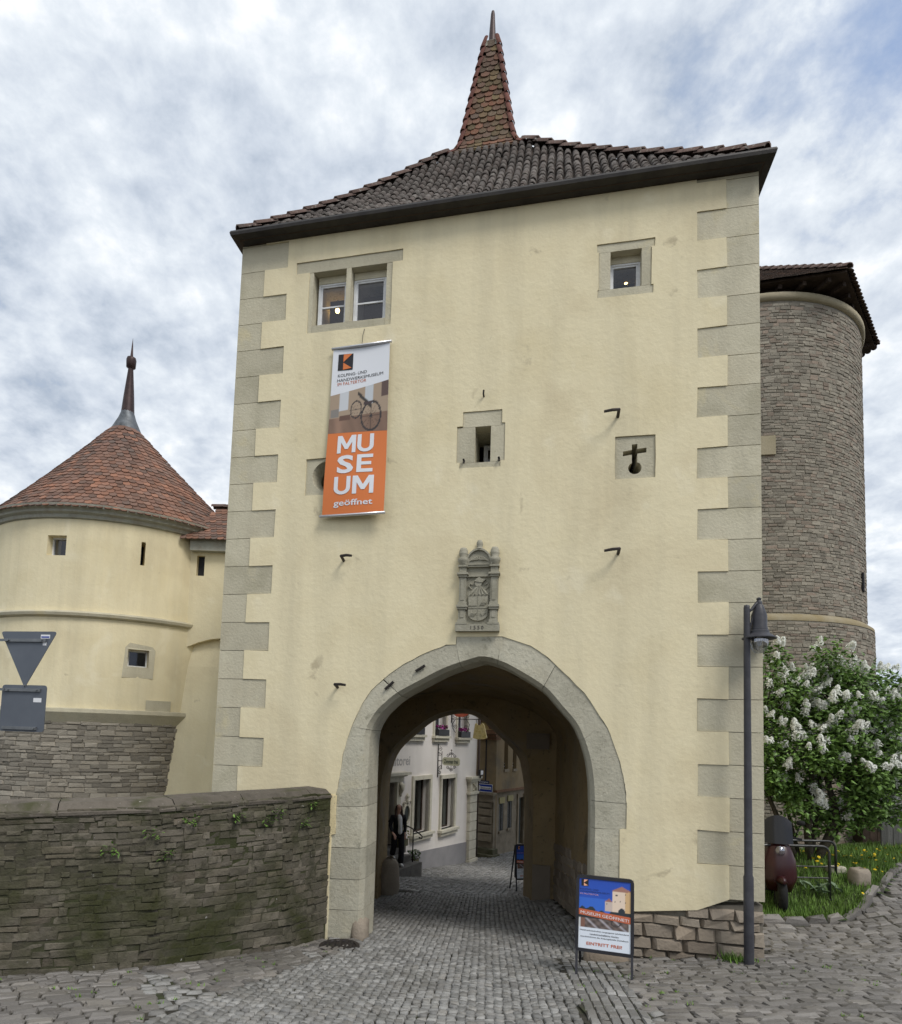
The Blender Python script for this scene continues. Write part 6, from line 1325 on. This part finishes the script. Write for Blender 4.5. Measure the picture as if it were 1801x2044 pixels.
# handrail, planters by the steps
hr = thing('handrail', 'curved black iron handrail beside the door steps', 'handrail', wf(1.2, -.9, -.85)); mb = MB(); mb.tube([wf(.75, -.3, .28), wf(1.0, -.5, .26), wf(1.18, -.85, .1), wf(1.3, -1.08, -.07), wf(1.34, -1.14, -.14), wf(1.33, -1.13, -.19), wf(1.3, -1.08, -.19), wf(1.29, -1.06, -.15)], .018, 8); mb.out('rail', IRON, hr, True); mb = MB(); mb.tube([wf(1.2, -.92, -.87), wf(1.2, -.92, .06)], .018, 8); mb.out('post', IRON, hr, True)
mb = MB(); mb.tube([wf(.75, -.3, .28), wf(.6, -.02, .28)], .016, 8); mb.out('wall_fixing', IRON, hr)
def planter(s, o_, z, w_, d_, h_, label, cols, name):
    t = thing(name, label, 'planter', wf(s, o_, z)); mb = MB(); mb.box((s-w_/2, o_-d_/2, z), (s+w_/2, o_+d_/2, z+h_), wf); mb.out('trough', mat('mossy_planter', [(.1, .1, .06), (.17, .16, .1)], 6, .9), t)
    mb = MB()
    for k in range(160):
        p = wf(s+(random.random()-.5)*w_*1.3, o_+(random.random()-.5)*d_*1.2, z+h_+.22*random.random()); s2 = random.uniform(.02, .045); d1 = Vector((random.gauss(0, 1), random.gauss(0, 1), random.gauss(0, 1))).normalized(); d2 = d1.cross(Vector((.3, .5, .8))).normalized(); mb.add([p-d1*s2, p+d2*s2, p+d1*s2, p-d2*s2], [(0, 1, 2, 3)], random.random(), mi=random.choice(cols))
    mb.out('flowers', [LEAF, YELF, SHIRT], t, kind='stuff')
planter(1.5, -.34, -.52, .5, .24, .2, 'mossy stone trough of yellow and white flowers on the door steps', (0, 0, 0, 0, 1, 2), 'flower_trough')
planter(1.85, -.6, h(wf(1.85, -.6, 0).x, wf(1.85, -.6, 0).y)-.02, .24, .24, .5, 'narrow stone planter of white flowers at the end of the steps', (0, 0, 2), 'flower_planter')
# ------------------------------------------------------------------ BROWN HOUSE
F1 = Vector((3.3, 25, 0)); D1 = Vector((.56, .828, 0)); N1 = Vector((.828, -.56, 0)); D2 = Vector((-.8, .6, 0)); N2 = Vector((-.6, -.8, 0))
def b1(s, off, z): p = F1+D1*s-N1*off; return Vector((p.x, p.y, z))
def b2(q, off, z): p = F1+D2*q-N2*off; return Vector((p.x, p.y, z))
bh = thing('brown_house', 'weathered ochre brown corner house with shutters and carved corner pilaster', 'house', b1(3, 2, -2.4))
ow = [rect(.72, 1.1, 1.42, 2.95), rect(1.56, 1.94, 1.42, 2.95)]; lw_ = [rect(.55, .97, -1.1, .02), rect(1.35, 1.79, -1.07, .06)]; bd_ = rect(2.4, 2.95, -1.9, .13)
mb = MB(); mb.poly([rect(.0, 12, .55, 6), *ow], -.1, .3, b1); mb.out('upper_wall', BROWN, bh); mb = MB(); mb.poly([rect(0, 12, -3.2, .56), *lw_, bd_], 0, .3, b1); mb.out('lower_wall', BTRIM, bh)
mb = MB(); mb.poly([rect(0, 5, -3.2, 2.62)], 0, .3, b2); mb.out('corner_wall', BROWN, bh)
mb = MB(); mb.box((0, .35, -3), (12, .4, 6), b1); mb.out('room_wall', DARKR, bh)
for zt, ht, d_ in ((2.62, .1, .1), (2.74, .1, .2), (2.86, .16, .3)): mb = MB(); mb.box((-.1-d_*.3, -d_, zt), (5, .3, zt+ht), b2); mb.out('moulding', mat('red_brown_wood', [(.14, .075, .04), (.2, .11, .06)], 6, .8, .3, 30), bh)
mb = MB(); mb.poly([rect(-.05, 5, 3.02, 6)], -.22, .3, b2); mb.out('infill_wall', mat('yellow_infill', [(.42, .32, .13), (.5, .38, .17)], 3, .9), bh)
RBW = _m['red_brown_wood']
for a, b in (((0, 3.05), (0, 5.5)), ((0, 3.1), (1.1, 4.6)), ((.1, 3.9), (.9, 3.05)), ((1.2, 3.05), (1.2, 5.5)), ((0, 4.4), (3, 4.4))): mb = MB(); mb.bar(b2(a[0], -.26, a[1]), b2(b[0], -.26, b[1]), .17, .1, N2); mb.out('timber', RBW, bh)
for a, z, kind in ((.3, 4.6, 0),): pass
for op in ow+lw_:
    (a, z0), (b, _), (_, z1), _ = op; up_ = z0 > 1
    mb = MB(); mb.box((a, .12, z0), (b, .16, z1), b1); f = mb.out('window', DARKR, bh); mb = MB(); o_ = -.1 if up_ else 0; mb.box((a-.02, o_-.06, z0-.1), (b+.02, o_+.1, z0), b1); mb.out('sill', BTRIM, bh)
    if not up_:
        mb = MB(); mb.box((a-.03, -.05, z1), (b+.03, .1, z1+.24), b1); mb.out('lintel', mat('yellow_lintel', [(.34, .3, .15), (.42, .37, .2)], 5), bh)
        for c0, c1 in ((a, a+.17), (b-.17, b)):
            mb = MB(); mb.box((c0, .02, z0), (c1, .05, z1), b1); shu = mb.out('shutter', SHUT, bh)
            for k in range(10): mb = MB(); zz_ = z0+.05+k*(z1-z0-.1)/10; mb.box((c0+.02, .008, zz_), (c1-.02, .022, zz_+.06), b1); mb.out('slat', SHUT, shu)
    else:
        for k in range(4): mb = MB(); mb.box((a, .05, z0+.03+k*.06), (b, .09, z0+.06+k*.06), b1); mb.out('slat', WHITEF if k % 2 else SHUT, f)
mb = MB(); mb.box((2.4, .12, -1.95), (2.95, .16, .13), b1); mb.out('door', mat('blue_grey_door', [(.06, .075, .075), (.1, .115, .11)], 5), bh)
for a, b in ((2.28, 2.4), (2.95, 3.07)): mb = MB(); mb.box((a, -.06, -2.1), (b, .1, .3), b1); mb.out('door_jamb', BTRIM, bh)
mb = MB(); mb.box((0, -.16, .5), (12, 0.0, .6), b1); mb.out('jetty_beam', RBW, bh)
# carved rusticated corner pilaster
zs = [-1.5, -1.12, -.78, -.46, -.14, .12]
for k, (a, b) in enumerate(zip(zs, zs[1:])):
    mb = MB(); V = [b2(x, o_, z) for o_, ins in ((-.05, 0), (-.12, 0), (-.19, .06)) for x, z in ((.0+ins, a+.02+ins*.6), (.62-ins, a+.02+ins*.6), (.62-ins, b-.02-ins*.6), (.0+ins, b-.02-ins*.6))]
    mb.add(V, [(i*4+j, i*4+(j+1) % 4, (i+1)*4+(j+1) % 4, (i+1)*4+j) for i in range(2) for j in range(4)]+[(8, 9, 10, 11)]); mb.out('rustic_block', BTRIM, bh)
mb = MB(); mb.box((-.05, -.05, -2), (.68, .1, .45), b2); mb.box((-.1, -.2, .12), (.72, 0, .2), b2); mb.box((-.05, -.14, .2), (.66, 0, .4), b2); mb.box((-.16, -.26, .4), (.8, 0, .5), b2); mb.out('pilaster', BTRIM, bh)
mb = MB(); mb.box((-.2, -.3, -2.2), (.9, .1, -1.72), b2); mb.box((-.3, -.5, -2.3), (1.1, .1, -1.92), b2); mb.out('pilaster_base', mat('mossy_base', [(.07, .07, .035), (.13, .12, .08)], 5, .95, .5, 20), bh)
# street signs on the brown house
ow_ = thing('one_way_sign', 'blue one way sign with white arrow on the brown house corner', 'sign', b2(.4, -.06, .5)); mb = MB(); mb.poly([roundpoly(rect(.02, .84, .5, .82), .04)], -.045, -.035, b2); mb.out('plate', SWHITE, ow_)
mb = MB(); mb.poly([roundpoly(rect(.04, .82, .52, .8), .03)], -.05, -.046, b2); mb.out('blue_field', BLUE, ow_)
mb = MB(); arr = [(.8, .66), (.6, .77), (.6, .715), (.08, .715), (.08, .605), (.6, .605), (.6, .55)]; mb.poly([arr[::-1]], -.055, -.051, b2); mb.out('arrow', SWHITE, ow_)
mb = MB(); text(mb, 'ebs', lambda x, z: b2(.33-x, -.058, z), 0, .66, .46, .07); mb.out('lettering', INK, ow_)
mb = MB(); mb.tube([b2(.4, -.04, .66), b2(.4, 0, .66)], .02, 6); mb.out('bracket', SRAIL, ow_)
nm_ = thing('street_name_sign', 'small dark blue street name plate above the one way sign', 'sign', b2(.42, -.05, .85)); mb = MB(); mb.poly([roundpoly(rect(.18, .68, .835, .95), .025)], -.045, -.035, b2); mb.out('plate', flat('enamel_navy', (.01, .015, .08), .3), nm_)
mb = MB(); text(mb, 'str', lambda x, z: b2(.43-x, -.05, z), 0, .892, .42, .08); mb.out('lettering', SWHITE, nm_); mb = MB(); mb.tube([b2(.43, -.04, .89), b2(.43, 0, .89)], .015, 6); mb.out('bracket', SRAIL, nm_)
# ------------------------------------------------------------------ PERSON on the steps
pr = thing('person', 'person in black suit and white top walking down the door steps', 'person', (-.35, 17.08, -.85))
PF = Vector((.35, -.94, 0)).normalized(); PRt = Vector((-PF.y, PF.x, 0))*-1.0   # facing; right hand side of the person
PRt = Vector((PF.y, -PF.x, 0))          # her right (viewer's left)
P0 = Vector((-.34, 17.1, -.85)); SCL = 1.0
def pp(r_, f_, z): p = P0+PRt*r_+PF*f_; return Vector((p.x, p.y, -.85+z))
def skin(name, verts, edges, m_, parent, sub=2, rootv=0):
    me = bpy.data.meshes.new(name); me.from_pydata([tuple(v[0]) for v in verts], edges, []); o = obj(name, me, m_, parent)
    md = o.modifiers.new('skin', 'SKIN'); md.use_smooth_shade = True
    lay = me.skin_vertices[0].data if me.skin_vertices else None
    if lay is None:
        import bmesh
        bm = bmesh.new(); bm.from_mesh(me); bm.verts.layers.skin.verify(); bm.to_mesh(me); bm.free(); lay = me.skin_vertices[0].data
    for i, v in enumerate(verts):
        r_ = v[1]; lay[i].radius = (r_, r_) if not isinstance(r_, tuple) else r_; lay[i].use_root = i == rootv
    s_ = o.modifiers.new('sub', 'SUBSURF'); s_.levels = sub; s_.render_levels = sub; return o
# body: pelvis, spine, neck, head, arms with hands, legs (left leg forward and down, right leg on the step behind)
bv = [(pp(0, 0, .92), .07), (pp(0, .01, 1.12), .06), (pp(0, 0, 1.3), .06), (pp(0, 0, 1.42), .045), (pp(0, .03, 1.5), .06), (pp(0, .035, 1.58), .068), (pp(0, .02, 1.65), .045)]
be = [(0, 1), (1, 2), (2, 3), (3, 4), (4, 5), (5, 6)]
def chain(start, pts):
    prev = start
    for p, r_ in pts: bv.append((p, r_)); be.append((prev, len(bv)-1)); prev = len(bv)-1
    return prev
a1 = chain(2, [(pp(.17, -.01, 1.33), .04), (pp(.24, 0, 1.08), .036), (pp(.21, .15, .91), .03), (pp(.17, .22, .84), .03)])
a2 = chain(2, [(pp(-.17, -.01, 1.33), .04), (pp(-.23, -.06, 1.08), .036), (pp(-.21, -.02, .87), .03), (pp(-.2, 0, .79), .03)])
for hd, sg in ((a1, 1), (a2, -1)):
    c0 = bv[hd][0]
    for k, (dx, ln) in enumerate(((-.025, .065), (-.009, .075), (.008, .07), (.024, .055))): 
        e = c0+PRt*dx+PF*.03-Vector((0, 0, .035)); chain(hd, [(e, .009), (e+PF*.015-Vector((0, 0, ln*.6)), .008), (e+PF*.0-Vector((0, 0, ln)), .006)])
    e = c0-PRt*sg*.03+PF*.02; chain(hd, [(e, .01), (e+PF*.02-PRt*sg*.015-Vector((0, 0, .035)), .008)])
chain(0, [(pp(.09, 0, .84), .06), (pp(.1, -.02, .5), .05), (pp(.1, -.16, .24), .042), (pp(.1, -.12, .2), .04), (pp(.1, .02, .19), .03)])
chain(0, [(pp(-.09, .02, .84), .06), (pp(-.08, .12, .46), .05), (pp(-.07, .1, .08), .042), (pp(-.07, .1, .045), .04), (pp(-.07, .22, .035), .03)])
skin('body', bv, be, SKIN, pr)
jv = [(pp(0, -.01, .70), .15), (pp(0, -.01, .9), .15), (pp(0, -.01, 1.05), .135), (pp(0, -.01, 1.25), .15), (pp(0, -.02, 1.36), .11), (pp(.165, -.01, 1.33), .065), (pp(.235, 0, 1.08), .052), (pp(.205, .15, .91), .046), (pp(-.165, -.01, 1.33), .065), (pp(-.225, -.06, 1.08), .052), (pp(-.205, -.02, .87), .046)]
jk = skin('jacket', jv, [(0, 1), (1, 2), (2, 3), (3, 4), (4, 5), (5, 6), (6, 7), (4, 8), (8, 9), (9, 10)], BLACKC, pr)
tv = [(pp(0, 0, .96), .13), (pp(.09, 0, .82), .105), (pp(.1, -.02, .5), .085), (pp(.1, -.15, .24), .085), (pp(-.09, .02, .82), .105), (pp(-.08, .11, .46), .085), (pp(-.07, .1, .05), .085)]
skin('trousers', tv, [(0, 1), (1, 2), (2, 3), (0, 4), (4, 5), (5, 6)], BLACKC, pr)
skin('white_top', [(pp(-.02, .105, .84), .07), (pp(-.02, .1, 1.1), .066), (pp(-.01, .085, 1.29), .075), (pp(0, .03, 1.39), .05)], [(0, 1), (1, 2), (2, 3)], SHIRT, pr)
skin('hair', [(pp(0, .01, 1.662), .082), (pp(0, -.04, 1.57), .092), (pp(0, -.07, 1.45), .09), (pp(.0, -.08, 1.27), .09), (pp(.078, .0, 1.52), .035), (pp(.095, .06, 1.3), .045), (pp(-.078, .0, 1.52), .035), (pp(-.095, .06, 1.3), .045)], [(0, 1), (1, 2), (2, 3), (1, 4), (4, 5), (1, 6), (6, 7)], HAIR, pr)
for s_ in (-1, 1):
    mb = MB(); mb.lathe(pp(s_*.028, .1, 1.59), [(.001, -.008), (.009, 0), (.001, .008)], 8); mb.out('eye', DARKR, pr)
mb = MB(); mb.tube([pp(0, .105, 1.59), pp(0, .125, 1.555), pp(0, .105, 1.545)], [.008, .014, .008], 6); mb.out('nose', SKIN, pr, True)
mb = MB(); mb.tube([pp(-.022, .097, 1.523), pp(0, .103, 1.521), pp(.022, .097, 1.523)], [.004, .008, .004], 6); mb.out('mouth', RUST, pr, True)
for x, f0, z in ((.1, -.1, .175), (-.07, .12, .0)):
    skin('shoe', [(pp(x, f0-.06, z+.05), .045), (pp(x, f0+.03, z+.045), .045), (pp(x, f0+.14, z+.035), .038), (pp(x, f0+.19, z+.03), .025)], [(0, 1), (1, 2), (2, 3)], SHIRT, pr, 1)
